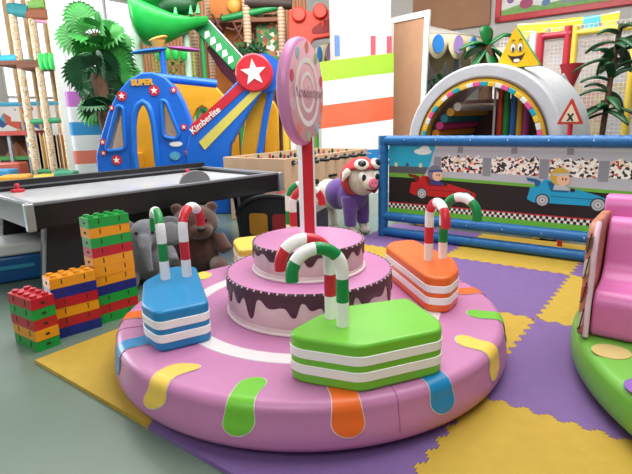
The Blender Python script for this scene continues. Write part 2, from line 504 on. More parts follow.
# cake tiers
CAKE = M('cake_side', '#dcc3c6', 0.45, vary=0.08, vscale=9, bump=0.06, bscale=14)
ICING_TOP = M('pink_icing', '#c97fb2', 0.42, vary=0.05, vscale=4, bump=0.05, bscale=6)
CHOC = M('chocolate', '#4d2a39', 0.4, vary=0.08)
def cake_tier(r, z0, z1, seed, lo, hi):
    random.seed(seed)
    m = MB()
    m.lathe([(0, z0), (r - 0.004, z0), (r, z0 + 0.006), (r, z0 + 0.02), (r - 0.008, z0 + 0.03), (r, z0 + 0.042), (r, z1 - 0.012), (r - 0.004, z1 - 0.004), (r - 0.012, z1), (0, z1)], 96, [0] * 7 + [1, 1, 1])
    t = m.build('cake_tier', [CAKE, ICING_TOP], carousel, smooth=40)
    n = 360
    nk = 2 * int(27 * r / 0.43); cells = []
    for k in range(nk):      # alternating tongues and gaps of unequal width
        cells.append((random.uniform(0.7, 1.4), random.choice([0.35, 0.7, 1.0, 0.5]) if k % 2 == 0 else random.choice([0.0, 0.12, 0.25])))
    tot = sum(c[0] for c in cells); cen = []; acc = 0.0
    for wd, h in cells: cen.append(((acc + wd / 2) / tot * 2 * PI, h)); acc += wd
    def low(th):
        for k in range(nk):
            a0, h0 = cen[k]; a1, h1 = cen[(k + 1) % nk]
            if k == nk - 1: a1 += 2 * PI
            t_ = th if th >= cen[0][0] else th + 2 * PI
            if a0 <= t_ < a1:
                u = (t_ - a0) / (a1 - a0); w = 0.5 - 0.5 * math.cos(PI * u)
                w = w * w * (3 - 2 * w) * 0.5 + w * 0.5
                return lo + (hi - lo) * (h0 + (h1 - h0) * w)
        return lo
    m = MB(); vs = []; fs = []
    for i in range(n):
        th = 2 * PI * i / n; L = low(th)
        zs = [z1 - 0.001, z1 - 0.012, z1 - 0.012 - (L - 0.012) * 0.5, z1 - L + 0.004, z1 - L]
        rs = [r - 0.003, r + 0.004, r + 0.005, r + 0.005, r + 0.0005]
        for z, rr in zip(zs, rs): vs.append((rr * math.cos(th), rr * math.sin(th), z))
    for i in range(n):
        i2 = (i + 1) % n
        for k in range(4): fs.append((i * 5 + k, i2 * 5 + k, i2 * 5 + k + 1, i * 5 + k + 1)[::-1])
    m.add(vs, fs); lab(m.build('icing', CHOC, t, smooth=60), 'dripping chocolate icing')
    m = MB(); nb = int(2 * PI * r / 0.021)
    for k in range(nb):
        th = 2 * PI * k / nb
        m.box(((r + 0.001) * math.cos(th), (r + 0.001) * math.sin(th), z1 - 0.006), (0.007, 0.0075, 0.007), (k % 2), th)
    m.build('dotted_trim', [M('trim_white', '#e8dfe6', 0.4, vary=0), M('trim_plum', '#6a4258', 0.4, vary=0)], t)
    m = MB(); m.tube([((r + 0.004) * math.cos(2 * PI * k / 72), (r + 0.004) * math.sin(2 * PI * k / 72), z0 + 0.008) for k in range(72)], 0.008, 8, closed=True)
    lab(m.build('piping', M('piping_white', '#e9d7da', 0.4, vary=0.02), t), 'pale piping round the foot')
    return t
cake_tier(0.432, PZ, 0.428, 4, 0.046, 0.150)
cake_tier(0.288, 0.428, 0.583, 9, 0.032, 0.095)

# seats shaped like slices
def bez(pts, n=12): return pts
SZ0, SZ1 = PZ + 0.001, 0.408
def seat(outline, mat, colour, canes):
    ctr = Vector((sum(p[0] for p in outline) / len(outline) - PC[0], sum(p[1] for p in outline) / len(outline) - PC[1]))
    poly = rounded([(p[0] - PC[0] - ctr.x, p[1] - PC[1] - ctr.y) for p in outline], 0.04, 5)
    s = MB(); s.prism(poly, SZ0, SZ1)
    so = s.build('slice_seat', mat, carousel, loc=(ctr.x, ctr.y, 0), bevel=0.013, segs=3, smooth=50)
    lab(so, colour + ' slice-shaped seat with two white bands and candy cane handles')
    cx = sum(p[0] for p in poly) / len(poly); cy = sum(p[1] for p in poly) / len(poly)
    for z0, z1 in ((0.264, 0.298), (0.326, 0.360)):
        b = MB(); n = len(poly)
        off = []
        for i in range(n):
            a, d = Vector(poly[i - 1]), Vector(poly[(i + 1) % n]); t = (d - a).normalized(); nrm = Vector((t.y, -t.x))
            off.append(Vector(poly[i]) + nrm * 0.003)
        ar = sum(poly[i][0] * poly[(i + 1) % n][1] - poly[(i + 1) % n][0] * poly[i][1] for i in range(n))
        if ar < 0: off = [Vector(poly[i]) - (off[i] - Vector(poly[i])) for i in range(n)]
        vs = []
        for i in range(n):
            vs += [(poly[i][0], poly[i][1], z0 - 0.002), (off[i].x, off[i].y, z0), (off[i].x, off[i].y, z1), (poly[i][0], poly[i][1], z1 + 0.002)]
        fs = [(i * 4 + k, ((i + 1) % n) * 4 + k, ((i + 1) % n) * 4 + k + 1, i * 4 + k + 1) for i in range(n) for k in range(3)]
        b.add(vs, fs); lab(b.build('band', WHITE, so, smooth=40), 'white band')
    for (bx, by), (dx, dy), cm, nm, first, hgt in canes:
        bx, by = bx - PC[0] - ctr.x, by - PC[1] - ctr.y
        L = math.hypot(dx, dy); dx, dy = dx / L, dy / L
        r = 0.097; pts = []
        top = hgt - r
        for k in range(24): pts.append((bx, by, SZ1 - 0.004 + (top - SZ1 + 0.004) * k / 24))
        for k in range(27):
            a = PI * 0.97 * k / 26
            pts.append((bx + dx * (r - r * math.cos(a)), by + dy * (r - r * math.cos(a)), top + r * math.sin(a)))
        q_ = Vector(pts[-1]); pts.append((q_.x, q_.y, q_.z - 0.028))
        seglen = [0.0]
        for p, q in zip(pts, pts[1:]): seglen.append(seglen[-1] + (Vector(q) - Vector(p)).length)
        ms = []
        for k in range(len(pts)):
            ms.append((int(seglen[k] / 0.094) + first) % 2)
        t = MB(); t.tube(pts, 0.0245, 18, ms)
        lab(t.build('candy_cane', [WHITE, cm], so, smooth=50), nm + ' and white candy cane handle')
CG, CR = CANE_GREEN, RED
GREEN_SEAT = [(-0.116, 1.742), (-0.08, 1.687), (0.144, 1.599), (0.466, 1.722), (0.48, 1.807), (0.40, 2.07), (0.094, 1.985), (-0.021, 1.872)]
BLUE_SEAT = [(-0.785, 2.074), (-0.886, 2.404), (-0.81, 2.661), (-0.672, 2.648), (-0.483, 2.076), (-0.684, 1.962)]
ORANGE_SEAT = [(0.427, 2.974), (0.493, 3.10), (0.635, 3.13), (0.77, 2.66), (0.742, 2.46), (0.65, 2.318), (0.551, 2.343)]
YELLOW_SEAT = [(2 * PC[0] - x + 0.0, 2 * PC[1] - y + 0.0) for x, y in GREEN_SEAT]
seat(GREEN_SEAT, GREEN, 'lime green', [((0.095, 1.78), (-0.95, -0.25), CG, 'green', 0, 0.725), ((0.051, 1.862), (-0.95, -0.20), CR, 'red', 0, 0.74)])
seat(BLUE_SEAT, BLUE, 'blue', [((-0.778, 2.43), (-0.45, 0.89), CG, 'green', 0, 0.745), ((-0.678, 2.47), (0.25, 0.97), CR, 'red', 0, 0.755)])
seat(ORANGE_SEAT, ORANGE, 'orange', [((0.621, 2.644), (0.20, -0.98), CR, 'red', 0, 0.745), ((0.708, 2.676), (0.72, -0.69), CG, 'green', 0, 0.76)])
seat(YELLOW_SEAT, YELLOW, 'yellow', [((-0.175, 3.26), (0.93, 0.10), CG, 'green', 0, 0.77), ((-0.145, 3.18), (0.95, 0.20), CR, 'red', 0, 0.75)])

# lollipop
m = MB()
LY = 2.58 - PC[1]
hw = 0.034
m.prism([(-hw, -hw), (hw, -hw), (hw, hw), (-hw, hw)], 0.595, 1.10)
pole = m.build('lollipop_pole', [RED, WHITE], carousel, loc=(0.0, LY, 0), rz=math.radians(22), bevel=0.004)
for p in pole.data.polygons:
    if abs(p.normal.x) > 0.7: p.material_index = 1
# thin white edging strips on the front face of the pole
m = MB(); m.box((hw * 0.86, -hw - 0.001, 0.85), (hw * 0.28, 0.003, 0.5)); m.build('pole_strip', WHITE, pole, smooth=0)
LOL_Z, LOL_R, LOL_T = 1.315, 0.259, 0.062
lolz = math.radians(70)          # the printed face (+... local -y) turned toward the right
lol = MB()
prof = [(0, -LOL_T / 2), (LOL_R - 0.02, -LOL_T / 2), (LOL_R - 0.004, -LOL_T / 2 + 0.012), (LOL_R, -LOL_T / 2 + 0.03), (LOL_R, LOL_T / 2 - 0.03), (LOL_R - 0.004, LOL_T / 2 - 0.012), (LOL_R - 0.02, LOL_T / 2), (0, LOL_T / 2)]
lol.lathe(prof, 72, [1, 0, 0, 0, 0, 0, 1], mtx=UPRIGHT)
LOLF = M('lollipop_face', '#eeb6c4', 0.4, vary=0.04)
lo = lol.build('lollipop_disc', [M('lollipop_rim', '#d78cc0', 0.36, vary=0.02), LOLF], carousel, loc=(-0.01, 0.0 + 0.03, LOL_Z), rz=lolz, smooth=40)
lab(lo, 'pink lollipop disc with swirl, dots and lettering')
for ro, ri in ((0.165, 0.138), (0.098, 0.078)):
    m = MB(); n = 48
    for k in range(n):
        a0, a1 = 2 * PI * k / n, 2 * PI * (k + 1) / n; y = -LOL_T / 2 - 0.0015
        m.quad((ri * math.cos(a0), y, ri * math.sin(a0)), (ro * math.cos(a0), y, ro * math.sin(a0)), (ro * math.cos(a1), y, ro * math.sin(a1)), (ri * math.cos(a1), y, ri * math.sin(a1)))
    lab(m.build('ring', M('swirl_white', '#f6eef0', 0.4, vary=0), lo, smooth=0), 'white ring')
dots = ['#d94c6c', '#9fc08a', '#ef8a80', '#a9c8d8', '#d94c6c', '#d8b0c8', '#ef7f74', '#9dc39a', '#a9c8d8', '#ef8a80']
for k, h in enumerate(dots):
    a = 2 * PI * k / len(dots) + 0.3
    m = MB(); m.panel(circle(0.212 * math.cos(a), 0.212 * math.sin(a), 0.024, 0.027, 16), -LOL_T / 2 - 0.0025, -LOL_T / 2 + 0.002)
    m.build('dot', M('dot_' + h[1:], h, 0.4, vary=0), lo, smooth=0)
text('lettering', 'Wonderland', 0.080, M('letter_grey', '#c09ba6', 0.5, vary=0), lo, Matrix.Translation((0, -LOL_T / 2 - 0.003, 0.0)) @ UPRIGHT, 0.002, shear=0.2, bold=-0.0012)

# ------------------------------------------------------------------ green carousel with pink armchair
GC, GR = (2.43, 1.655), 1.332
car2 = thing('soft_play_carousel', 'green round carousel carrying a pink armchair, cut by the right edge', 'carousel', (GC[0], GC[1], 0))
GV = M('leaf_green_vinyl', '#6fb344', 0.36, vary=0.04, bump=0.06, bscale=5)
m = MB(); m.lathe([(0, 0.036), (GR - 0.03, 0.036), (GR - 0.008, 0.055), (GR, 0.09), (GR - 0.004, 0.14)] + [(GR - 0.06 + 0.052 * math.cos(a), 0.155 + 0.045 * math.sin(a)) for a in [k * PI / 14 for k in range(8)]] + [(0, 0.2)], 160)
m.build('platform', GV, car2, smooth=50)
m = MB(); m.lathe([(0, 0.0), (GR - 0.14, 0.0), (GR - 0.14, 0.04), (0, 0.04)], 64)
m.build('base', M('dark_base'), car2)
def dot_on(px, py, rx, ry, mat, nm):
    a, b, c = _ray(px, py); t = (0.2 - EYE) / c
    x, y = a * t - GC[0], b * t - GC[1]
    m = MB(); m.prism(circle(0, 0, rx, ry, 32), 0.199, 0.2035); lab(m.build('dot_patch', mat, car2, loc=(x, y, 0)), nm)
dot_on(611, 352, 0.075, 0.07, M('beige_vinyl', '#cdb777', 0.4, vary=0.03), 'beige dot patch')
dot_on(650, 389, 0.085, 0.075, PURPLE, 'purple dot patch')
dot_on(660, 330, 0.09, 0.08, ORANGE, 'orange dot patch')
PK2 = M('bright_pink_vinyl', '#d873b4', 0.33, vary=0.03, bump=0.05, bscale=4)
CH = Vector((1.166 - GC[0], 2.066 - GC[1]))
chair = bpy.data.objects.new('armchair', None); COL.objects.link(chair); chair.parent = car2
chair.location = (CH.x, CH.y, 0.2); chair.rotation_euler = (0, 0, GRID)
lab(chair, 'pink padded armchair')
def extr(prof, x0, x1):
    "side profile (depth, z) extruded along the width"
    m = MB()
    t = Matrix(((0, 0, 1, 0), (1, 0, 0, 0), (0, 1, 0, 0), (0, 0, 0, 1)))
    m.prism(prof, x0, x1, 0, t); return m
prof = rounded([(0.02, 0.0), (0.02, 0.17), (0.05, 0.21), (0.20, 0.225), (0.255, 0.27), (0.285, 0.44), (0.32, 0.495), (0.40, 0.495), (0.44, 0.44), (0.44, 0.0)], 0.05, 5)
extr(prof, 0.045, 0.90).build('seat', PK2, chair, bevel=0.012, segs=3, smooth=50)
prof = rounded([(0.44, 0.0), (0.445, 0.54), (0.47, 0.58), (0.56, 0.58), (0.58, 0.53), (0.58, 0.0)], 0.03, 5)
extr(prof, 0.0, 0.90).build('backrest', PK2, chair, bevel=0.012, segs=3, smooth=50)
prof = rounded([(0.0, 0.0), (-0.012, 0.15), (0.01, 0.28), (-0.004, 0.36), (0.018, 0.43), (0.03, 0.48), (0.07, 0.515), (0.43, 0.515), (0.43, 0.0)], 0.04, 5)
lab(extr(prof, -0.002, 0.036).build('side_panel', M('side_tan', '#b9785a', 0.45, vary=0.25, vscale=14), chair, bevel=0.008, smooth=50), 'tan side panel with outlined drawing')
m = MB()
pz = [(-0.004, 0.01), (-0.016, 0.15), (0.006, 0.28), (-0.006, 0.36), (0.013, 0.43), (0.026, 0.48), (0.06, 0.517)]
m.tube([(0.034, d, z) for d, z in pz], 0.012, 8); lab(m.build('rim_piping', M('pink_white', '#ecc8de', 0.35, vary=0), chair, smooth=60), 'pale pink rim')
for z0, z1, h in ((0.05, 0.13, '#e7d2bd'), (0.18, 0.25, '#c9564c'), (0.29, 0.37, '#e7d2bd'), (0.40, 0.47, '#8a5a42')):
    m = MB(); m.panel(rounded([(0.0, z0), (0.018, z0 + 0.01), (0.022, z1), (0.002, z1 - 0.012)], 0.008, 3), -0.013, 0.03); m.build('print_patch', M('patch_' + h[1:], h, 0.45, vary=0.05), chair)
    m = MB(); m.tube([(0.0, -0.012, z0 - 0.012), (0.008, -0.014, z0 - 0.004), (0.02, -0.014, z1 + 0.012)], 0.003, 6); m.build('outline', BLACK, chair)
m = MB(); m.box((0.235, 0.438, 0.54), (0.10, 0.016, 0.09)); lab(m.build('patch', YELLOW, chair, bevel=0.004), 'yellow patch on the backrest')

# ------------------------------------------------------------------ toy bricks
BR = {'red': M('brick_red', '#b81f2c', 0.3, vary=0.04), 'green': M('brick_green', '#169a3e', 0.3, vary=0.04), 'orange': M('brick_orange', '#e89a1c', 0.3, vary=0.04), 'blue': M('brick_blue', '#1c2a80', 0.3, vary=0.04)}
BL, BW, BH = 0.255, 0.128, 0.0605
def brick_mesh(mat):
    m = MB(); m.box((0, 0, BH / 2), (BL - 0.001, BW - 0.001, BH - 0.001))
    for i in range(4):
        for j in range(2):
            x, y = -BL / 2 + BL * (i + 0.5) / 4, -BW / 2 + BW * (j + 0.5) / 2
            m.cyl((x, y, BH - 0.001), (x, y, BH + 0.0135), 0.0185, 0.0178, 14)
    # moulded slots on the long sides
    for i in (0, 2):
        x = -BL / 2 + BL * (i + 1) / 4
        for y in (-BW / 2, BW / 2): m.box((x, y, BH * 0.62), (0.006, 0.003, BH * 0.5), 1)
    m.box((BL / 2, 0, BH * 0.5), (0.003, 0.022, 0.014), 1); m.box((-BL / 2, 0, BH * 0.5), (0.003, 0.022, 0.014), 1)
    return m
BSLOT = M('brick_shadow_slot', '#3a2a1c', 0.6, vary=0)
brick_proto = {}
def stack(x, y, rz, cols, where):
    n = len(cols); seen = {}
    for c in cols: seen[c] = seen.get(c, 0) + 1
    for k, c in enumerate(cols[::-1]):
        pos = n - k   # counted from the top
        word = {1: 'topmost', n: 'bottom'}.get(pos, ['', 'first', 'second', 'third', 'fourth', 'fifth', 'sixth', 'seventh', 'eighth', 'ninth', 'tenth', 'eleventh'][pos] + ' from top')
        if c not in brick_proto:
            o = brick_mesh(None).build('toy_brick', [BR[c], BSLOT], bevel=0.0); brick_proto[c] = o
        else:
            o = brick_proto[c].copy(); COL.objects.link(o)
        random.seed(k * 7 + int(x * 100))
        o.location = (x + random.uniform(-.002, .002), y + random.uniform(-.002, .002), FLOOR_Z + k * BH); o.rotation_euler = (0, 0, rz + random.uniform(-.012, .012))
        tag(o, '%s plastic toy brick, %s in the %s' % (c, word, where), 'toy brick', 'toy bricks in stacks on the grey floor')
def stack_at(corner, ang, cols, where):
    "corner = nearest bottom corner; ang = direction of the long side that runs from it"
    a = math.radians(ang); ux, uy = math.cos(a), math.sin(a); nx, ny = -uy, ux
    stack(corner[0] + ux * BL / 2 + nx * BW / 2, corner[1] + uy * BL / 2 + ny * BW / 2, a, cols, where)
R_, G_, O_, B_ = 'red', 'green', 'orange', 'blue'
# short stack: long side runs up-left from the near corner
a = math.radians(145); ux, uy = math.cos(a), math.sin(a)
stack(-1.538 + ux * BL / 2 + uy * BW / 2, 2.503 + uy * BL / 2 - ux * BW / 2, a, [R_, G_, R_, O_, G_], 'short stack at the far left')
stack_at((-1.515, 2.668), 43, [O_, B_, R_, O_, R_, B_], 'middle stack')
stack_at((-1.345, 2.875), 47, [G_, O_, G_, R_, O_, O_, O_, B_, G_, R_, G_], 'tall stack beside the blue seat')

# ------------------------------------------------------------------ air hockey table
AH = math.radians(45.8); AL, AW, AZ = 2.27, 1.36, 0.67
ah = thing('air_hockey_table', 'black air hockey table with white playing surface behind the toy bricks', 'table', (-1.926, 3.29, FLOOR_Z), AH)
Z0 = -FLOOR_Z
m = MB(); t = 0.09; ap0, ap1 = 0.50 + Z0, AZ + Z0
m.box((AL / 2, 0.02, (ap0 + ap1) / 2), (AL, 0.04, ap1 - ap0)); m.box((AL / 2, AW - 0.02, (ap0 + ap1) / 2), (AL, 0.04, ap1 - ap0))
m.box((0.02, AW / 2, (ap0 + ap1) / 2), (0.04, AW - 0.08, ap1 - ap0)); m.box((AL - 0.02, AW / 2, (ap0 + ap1) / 2), (0.04, AW - 0.08, ap1 - ap0))
m.box((AL / 2, AW / 2, ap0 + 0.02), (AL - 0.08, AW - 0.08, 0.04))
m.build('cabinet', BLACK, ah, bevel=0.006)
m = MB(); m.box((AL / 2, AW / 2, AZ + Z0 - 0.045), (AL - 0.09, AW - 0.09, 0.02)); m.build('playing_surface', M('play_white', '#cbccd2', 0.2, vary=0.05, vscale=3), ah)
m = MB()
rz_ = AZ + Z0 + 0.005; rw = 0.045
m.box((AL / 2, rw / 2, rz_), (AL, rw, 0.022)); m.box((AL / 2, AW - rw / 2, rz_), (AL, rw, 0.022))
m.box((rw / 2, AW / 2, rz_), (rw, AW - 2 * rw, 0.022)); m.box((AL - rw / 2, AW / 2, rz_), (rw, AW - 2 * rw, 0.022))
lab(m.build('rail', M('rail_grey', '#8d9098', 0.3, 0.3, vary=0.05), ah, bevel=0.004), 'grey metal rail')
m = MB(); m.box((AL / 2, AW - 0.035, rz_ + 0.03), (AL, 0.05, 0.05)); lab(m.build('back_rail', BLACK, ah, bevel=0.004), 'black back rail')
for cx, cy in ((0, 0), (AL, 0), (0, AW), (AL, AW)):
    m = MB(); m.box((cx, cy, (ap0 + ap1) / 2 + 0.004), (0.055, 0.055, ap1 - ap0 + 0.02)); lab(m.build('corner_cap', CHROME, ah, bevel=0.006), 'silver corner cap')
for x0, dr in ((0.14, 1), (AL - 0.14, -1)):
    for y0, y1 in ((0.16, 0.16), (AW - 0.16, AW - 0.16)):
        m = MB(); m.panel([(x0 - 0.02 * dr, ap0 + 0.01), (x0 + 0.30 * dr, ap0 + 0.01), (x0 + 0.24 * dr, 0.0), (x0 - 0.10 * dr, 0.0)], y0 - 0.04, y0 + 0.04)
        lg = m.build('leg', M('leg_charcoal', '#26272b', 0.4, vary=0.05), ah, bevel=0.004)
        m = MB()
        m.tube([(x0 - 0.02 * dr, y0 - 0.042, ap0), (x0 - 0.10 * dr, y0 - 0.042, 0.01)], 0.014, 8)
        m.tube([(x0 + 0.30 * dr, y0 - 0.042, ap0), (x0 + 0.24 * dr, y0 - 0.042, 0.01)], 0.014, 8)
        m.build('leg_trim', CHROME, lg)
m = MB(); m.panel([(1.33 + x, AZ + Z0 + 0.014 + z) for x, z in circle(0, 0, 0.15, 0.10, 24, 0, PI)], 0.035, 0.06); lab(m.build('score_panel', M('score_grey', '#7d7e84', 0.35, vary=0.03), ah, bevel=0.004), 'grey half-round panel on the near rail')
m = MB(); m.box((AL / 2, AW * 0.62, 0.27), (AL - 0.7, 0.05, 0.48)); m.build('shade_panel', M('leg_charcoal'), ah)  # dark panel added to deepen the shade under the table
def mallet(px, py, label):
    a, b, c = _ray(px, py); t = (AZ - 0.035 - EYE) / c
    x, y = a * t, b * t
    o = thing('air_hockey_mallet', label, 'mallet', (x, y, AZ - 0.034), 0, 'air hockey mallets')
    m = MB(); m.lathe([(0, 0), (0.052, 0), (0.056, 0.008), (0.054, 0.022), (0.046, 0.026), (0.042, 0.016), (0.026, 0.014), (0, 0.014)], 28); m.build('rim', RED, o)
    m = MB(); m.lathe([(0.03, 0.013), (0.02, 0.02), (0.016, 0.045), (0.021, 0.062), (0.014, 0.072), (0, 0.075)], 20); m.build('knob', RED, o)
mallet(18, 192, 'red air hockey mallet on the left end of the table')
mallet(188, 176, 'red air hockey mallet in front of the blue play car')

# ------------------------------------------------------------------ plush toys under the table
def plush(name, label, cat, loc, rz, ells, tubes, mat, vox, group=None):
    o = thing(name, label, cat, loc, rz, group)
    m = MB()
    for c, r in ells: m.ell(c, r, 16, 10)
    for pts, rr in tubes: m.tube(pts, rr, 10)
    m.build('body', mat, o, remesh=vox); return o
GREYF = M('grey_fur', '#6f727a', 0.95, vary=0.12, vscale=30, bump=0.5, bscale=120, sheen=0.4)
BROWNF = M('brown_fur', '#4a2a20', 0.95, vary=0.15, vscale=30, bump=0.5, bscale=120, sheen=0.4)
e = plush('plush_elephant', 'grey plush elephant with big ears sitting under the air hockey table', 'plush toy', (-1.30, 3.72, FLOOR_Z), math.radians(12),
    [((0, 0.02, 0.16), (0.15, 0.14, 0.17)), ((0, -0.03, 0.36), (0.115, 0.11, 0.12)), ((-0.12, -0.14, 0.06), (0.06, 0.11, 0.06)), ((0.12, -0.14, 0.06), (0.06, 0.11, 0.06))],
    [([(0, -0.12, 0.36), (0, -0.18, 0.30), (0.01, -0.21, 0.21), (0.02, -0.23, 0.14)], [0.05, 0.042, 0.034, 0.028]), ([(-0.13, -0.02, 0.24), (-0.17, -0.12, 0.17)], [0.05, 0.04]), ([(0.13, -0.02, 0.24), (0.17, -0.12, 0.17)], [0.05, 0.04])], GREYF, 0.012)
for sx in (-1, 1):
    m = MB(); m.ell((sx * 0.155, 0.0, 0.37), (0.105, 0.022, 0.115), 20, 12)
    ear = m.build('ear', GREYF, e)
    m = MB(); m.ell((sx * 0.158, -0.010, 0.365), (0.075, 0.018, 0.085), 20, 12); lab(m.build('ear_lining', M('ear_pale', '#8f9097', 0.9, vary=0.08), ear), 'paler ear lining')
    m = MB(); m.ell((sx * 0.052, -0.125, 0.40), (0.012, 0.008, 0.014), 10, 8); m.build('eye', BLACK, e)
b = plush('plush_bear', 'brown plush bear with round head sitting under the air hockey table', 'plush toy', (-0.985, 3.98, FLOOR_Z), math.radians(14),
    [((0, 0.03, 0.17), (0.16, 0.14, 0.19)), ((0, -0.01, 0.40), (0.165, 0.15, 0.145)), ((0.03, -0.14, 0.36), (0.085, 0.07, 0.065)), ((-0.13, -0.15, 0.07), (0.07, 0.13, 0.07)), ((0.14, -0.15, 0.07), (0.07, 0.13, 0.07)), ((-0.12, 0.0, 0.52), (0.045, 0.03, 0.045)), ((0.12, 0.0, 0.52), (0.045, 0.03, 0.045))],
    [([(-0.14, -0.02, 0.28), (-0.20, -0.10, 0.17)], [0.06, 0.05]), ([(0.14, -0.02, 0.28), (0.20, -0.10, 0.17)], [0.06, 0.05])], BROWNF, 0.012)
b.scale = (1.16, 1.12, 1.02); e.scale = (1.12, 1.1, 1.05)
m = MB(); m.ell((0.035, -0.205, 0.385), (0.028, 0.016, 0.02), 12, 8); lab(m.build('nose', BLACK, b), 'black nose')
for sx in (-1, 1):
    m = MB(); m.ell((sx * 0.06 + 0.01, -0.142, 0.445), (0.012, 0.008, 0.013), 10, 8); m.build('eye', BLACK, b)

# ------------------------------------------------------------------ pig in a pilot helmet
pg = thing('plush_pig_ride', 'plush pig in red pilot helmet and purple jacket beside the racing banner', 'ride-on toy', (0.345, 5.20, FLOOR_Z), math.radians(-44))
pg.scale = (0.95, 0.95, 0.95)
PIGW = M('cream_fur', '#d9cfc6', 0.9, vary=0.06, vscale=20, bump=0.2, bscale=100)
PURF = M('purple_plush', '#5f3a8e', 0.9, vary=0.15, vscale=18, bump=0.3, bscale=90, sheen=0.5)
HELM = M('helmet_red', '#c03440', 0.8, vary=0.08, vscale=12, bump=0.2, bscale=90)
# local: +x is forward, z up
m = MB()
m.ell((-0.16, 0, 0.42), (0.26, 0.15, 0.16)); m.ell((-0.28, 0, 0.44), (0.15, 0.15, 0.16)); m.ell((0.08, 0, 0.42), (0.15, 0.14, 0.16))
for sy in (-1, 1):
    m.tube([(-0.33, sy * 0.09, 0.42), (-0.35, sy * 0.10, 0.24), (-0.31, sy * 0.10, 0.10), (-0.30, sy * 0.10, 0.03)], [0.085, 0.07, 0.055, 0.06], 12)
    m.tube([(0.11, sy * 0.10, 0.40), (0.13, sy * 0.11, 0.22), (0.13, sy * 0.11, 0.09)], [0.07, 0.058, 0.05], 12)
    m.ell((0.155, sy * 0.11, 0.04), (0.075, 0.055, 0.045))
m.tube([(0.12, 0, 0.46), (0.18, 0, 0.58)], [0.11, 0.11], 12)
m.ell((0.212, 0, 0.63), (0.18, 0.186, 0.18)); m.ell((0.340, -0.047, 0.594), (0.075, 0.108, 0.09))
m.build('body', PIGW, pg, remesh=0.012)
m = MB()
m.ell((0.05, 0, 0.425), (0.19, 0.155, 0.172)); m.ell((-0.12, 0, 0.44), (0.19, 0.165, 0.178)); m.ell((0.14, 0, 0.46), (0.11, 0.13, 0.12))
for sy in (-1, 1): m.tube([(0.11, sy * 0.10, 0.44), (0.13, sy * 0.112, 0.24), (0.13, sy * 0.113, 0.12)], [0.09, 0.075, 0.068], 14)
lab(m.build('jacket', PURF, pg, remesh=0.012), 'purple plush jacket')
# helmet: shell round the skull, open at the face
hm = MB(); nu, nv = 40, 24; vs = []; keep = []
hc = Vector((0.185, 0, 0.665)); hr = (0.172, 0.178, 0.172)
idx = {}
for i in range(nv + 1):
    a = PI * i / nv
    for j in range(nu):
        bth = 2 * PI * j / nu
        d = Vector((math.sin(a) * math.cos(bth), math.sin(a) * math.sin(bth), math.cos(a)))
        vs.append((hc.x + d.x * hr[0], hc.y + d.y * hr[1], hc.z + d.z * hr[2]))
fs = []
for i in range(nv):
    for j in range(nu):
        a = PI * (i + 0.5) / nv; bth = 2 * PI * (j + 0.5) / nu
        d = Vector((math.sin(a) * math.cos(bth), math.sin(a) * math.sin(bth), math.cos(a)))
        face = d.x > 0.30 and d.z < 0.52
        if face or d.z < -0.80: continue
        j2 = (j + 1) % nu
        fs.append((i * nu + j, (i + 1) * nu + j, (i + 1) * nu + j2, i * nu + j2))
used = sorted({i for f in fs for i in f}); remap = {i: k for k, i in enumerate(used)}
hm.add([vs[i] for i in used], [tuple(remap[i] for i in f) for f in fs]); h = hm.build('helmet', HELM, pg, smooth=60)
so = h.modifiers.new('solid', 'SOLIDIFY'); so.thickness = 0.018; so.offset = 1
sbm = h.modifiers.new('sm', 'SMOOTH'); sbm.factor = 0.5; sbm.iterations = 3
lab(h, 'red pilot helmet')
m = MB(); m.tube([(0.08, 0.16, 0.56), (0.14, 0.10, 0.51), (0.22, 0.0, 0.49), (0.14, -0.10, 0.51), (0.08, -0.16, 0.56)], 0.03, 10); lab(m.build('collar', HELM, pg), 'red collar')
GOGW, GOGB = M('goggle_white', '#e9e2d8', 0.5, vary=0.03), M('goggle_dark', '#1a1a1c', 0.25, vary=0)
for sy in (-1, 1):
    rot = Matrix.Translation((0.315, sy * 0.075, 0.80)) @ Matrix.Rotation(sy * 0.35, 4, 'Z') @ Matrix.Rotation(-0.55, 4, 'Y')
    m = MB(); m.ell((0, 0, 0), (0.028, 0.065, 0.052), 20, 12, mtx=rot); g = m.build('goggle', GOGW, pg); lab(g, 'white flying goggle')
    m = MB(); m.ell((0.012, 0, 0.0), (0.024, 0.042, 0.036), 18, 10, mtx=rot); lab(m.build('goggle_lens', GOGB, g), 'dark goggle lens')
    # ears poking out of the helmet
    m = MB(); m.tube([(0.20, sy * 0.165, 0.735), (0.23, sy * 0.225, 0.775), (0.27, sy * 0.26, 0.83)] if sy > 0 else [(0.24, sy * 0.165, 0.74), (0.25, sy * 0.20, 0.72), (0.24, sy * 0.225, 0.66)], [0.035, 0.032, 0.008], 12); m.build('ear', PIGW, pg, smooth=60)
    m = MB(); m.ell((0.322, sy * 0.072, 0.690), (0.024, 0.042, 0.052), 18, 12); ey = m.build('eye', M('eye_white', '#f1efec', 0.3, vary=0), pg)
    m = MB(); m.ell((0.341, sy * 0.068, 0.687), (0.012, 0.022, 0.031), 14, 10); lab(m.build('pupil', M('pupil_navy', '#1b2338', 0.25, vary=0), ey), 'dark pupil')
m = MB(); m.cyl((0.35, 0, 0.635), (0.400, 0, 0.64), 0.040, 0.043, 20); sn = m.build('snout', M('snout_pink', '#e0708e', 0.7, vary=0.04), pg, bevel=0.008); lab(sn, 'pink snout')
for sy in (-1, 1):
    m = MB(); m.ell((0.400, sy * 0.016, 0.642), (0.004, 0.006, 0.010), 10, 8); m.build('nostril', M('nostril', '#8c3a54', 0.7), sn)
m = MB(); m.tube([(0.355, -0.05, 0.585), (0.368, -0.015, 0.572), (0.368, 0.02, 0.572)], 0.007, 6); m.build('mouth', M('mouth_red', '#7a2230', 0.6), pg)

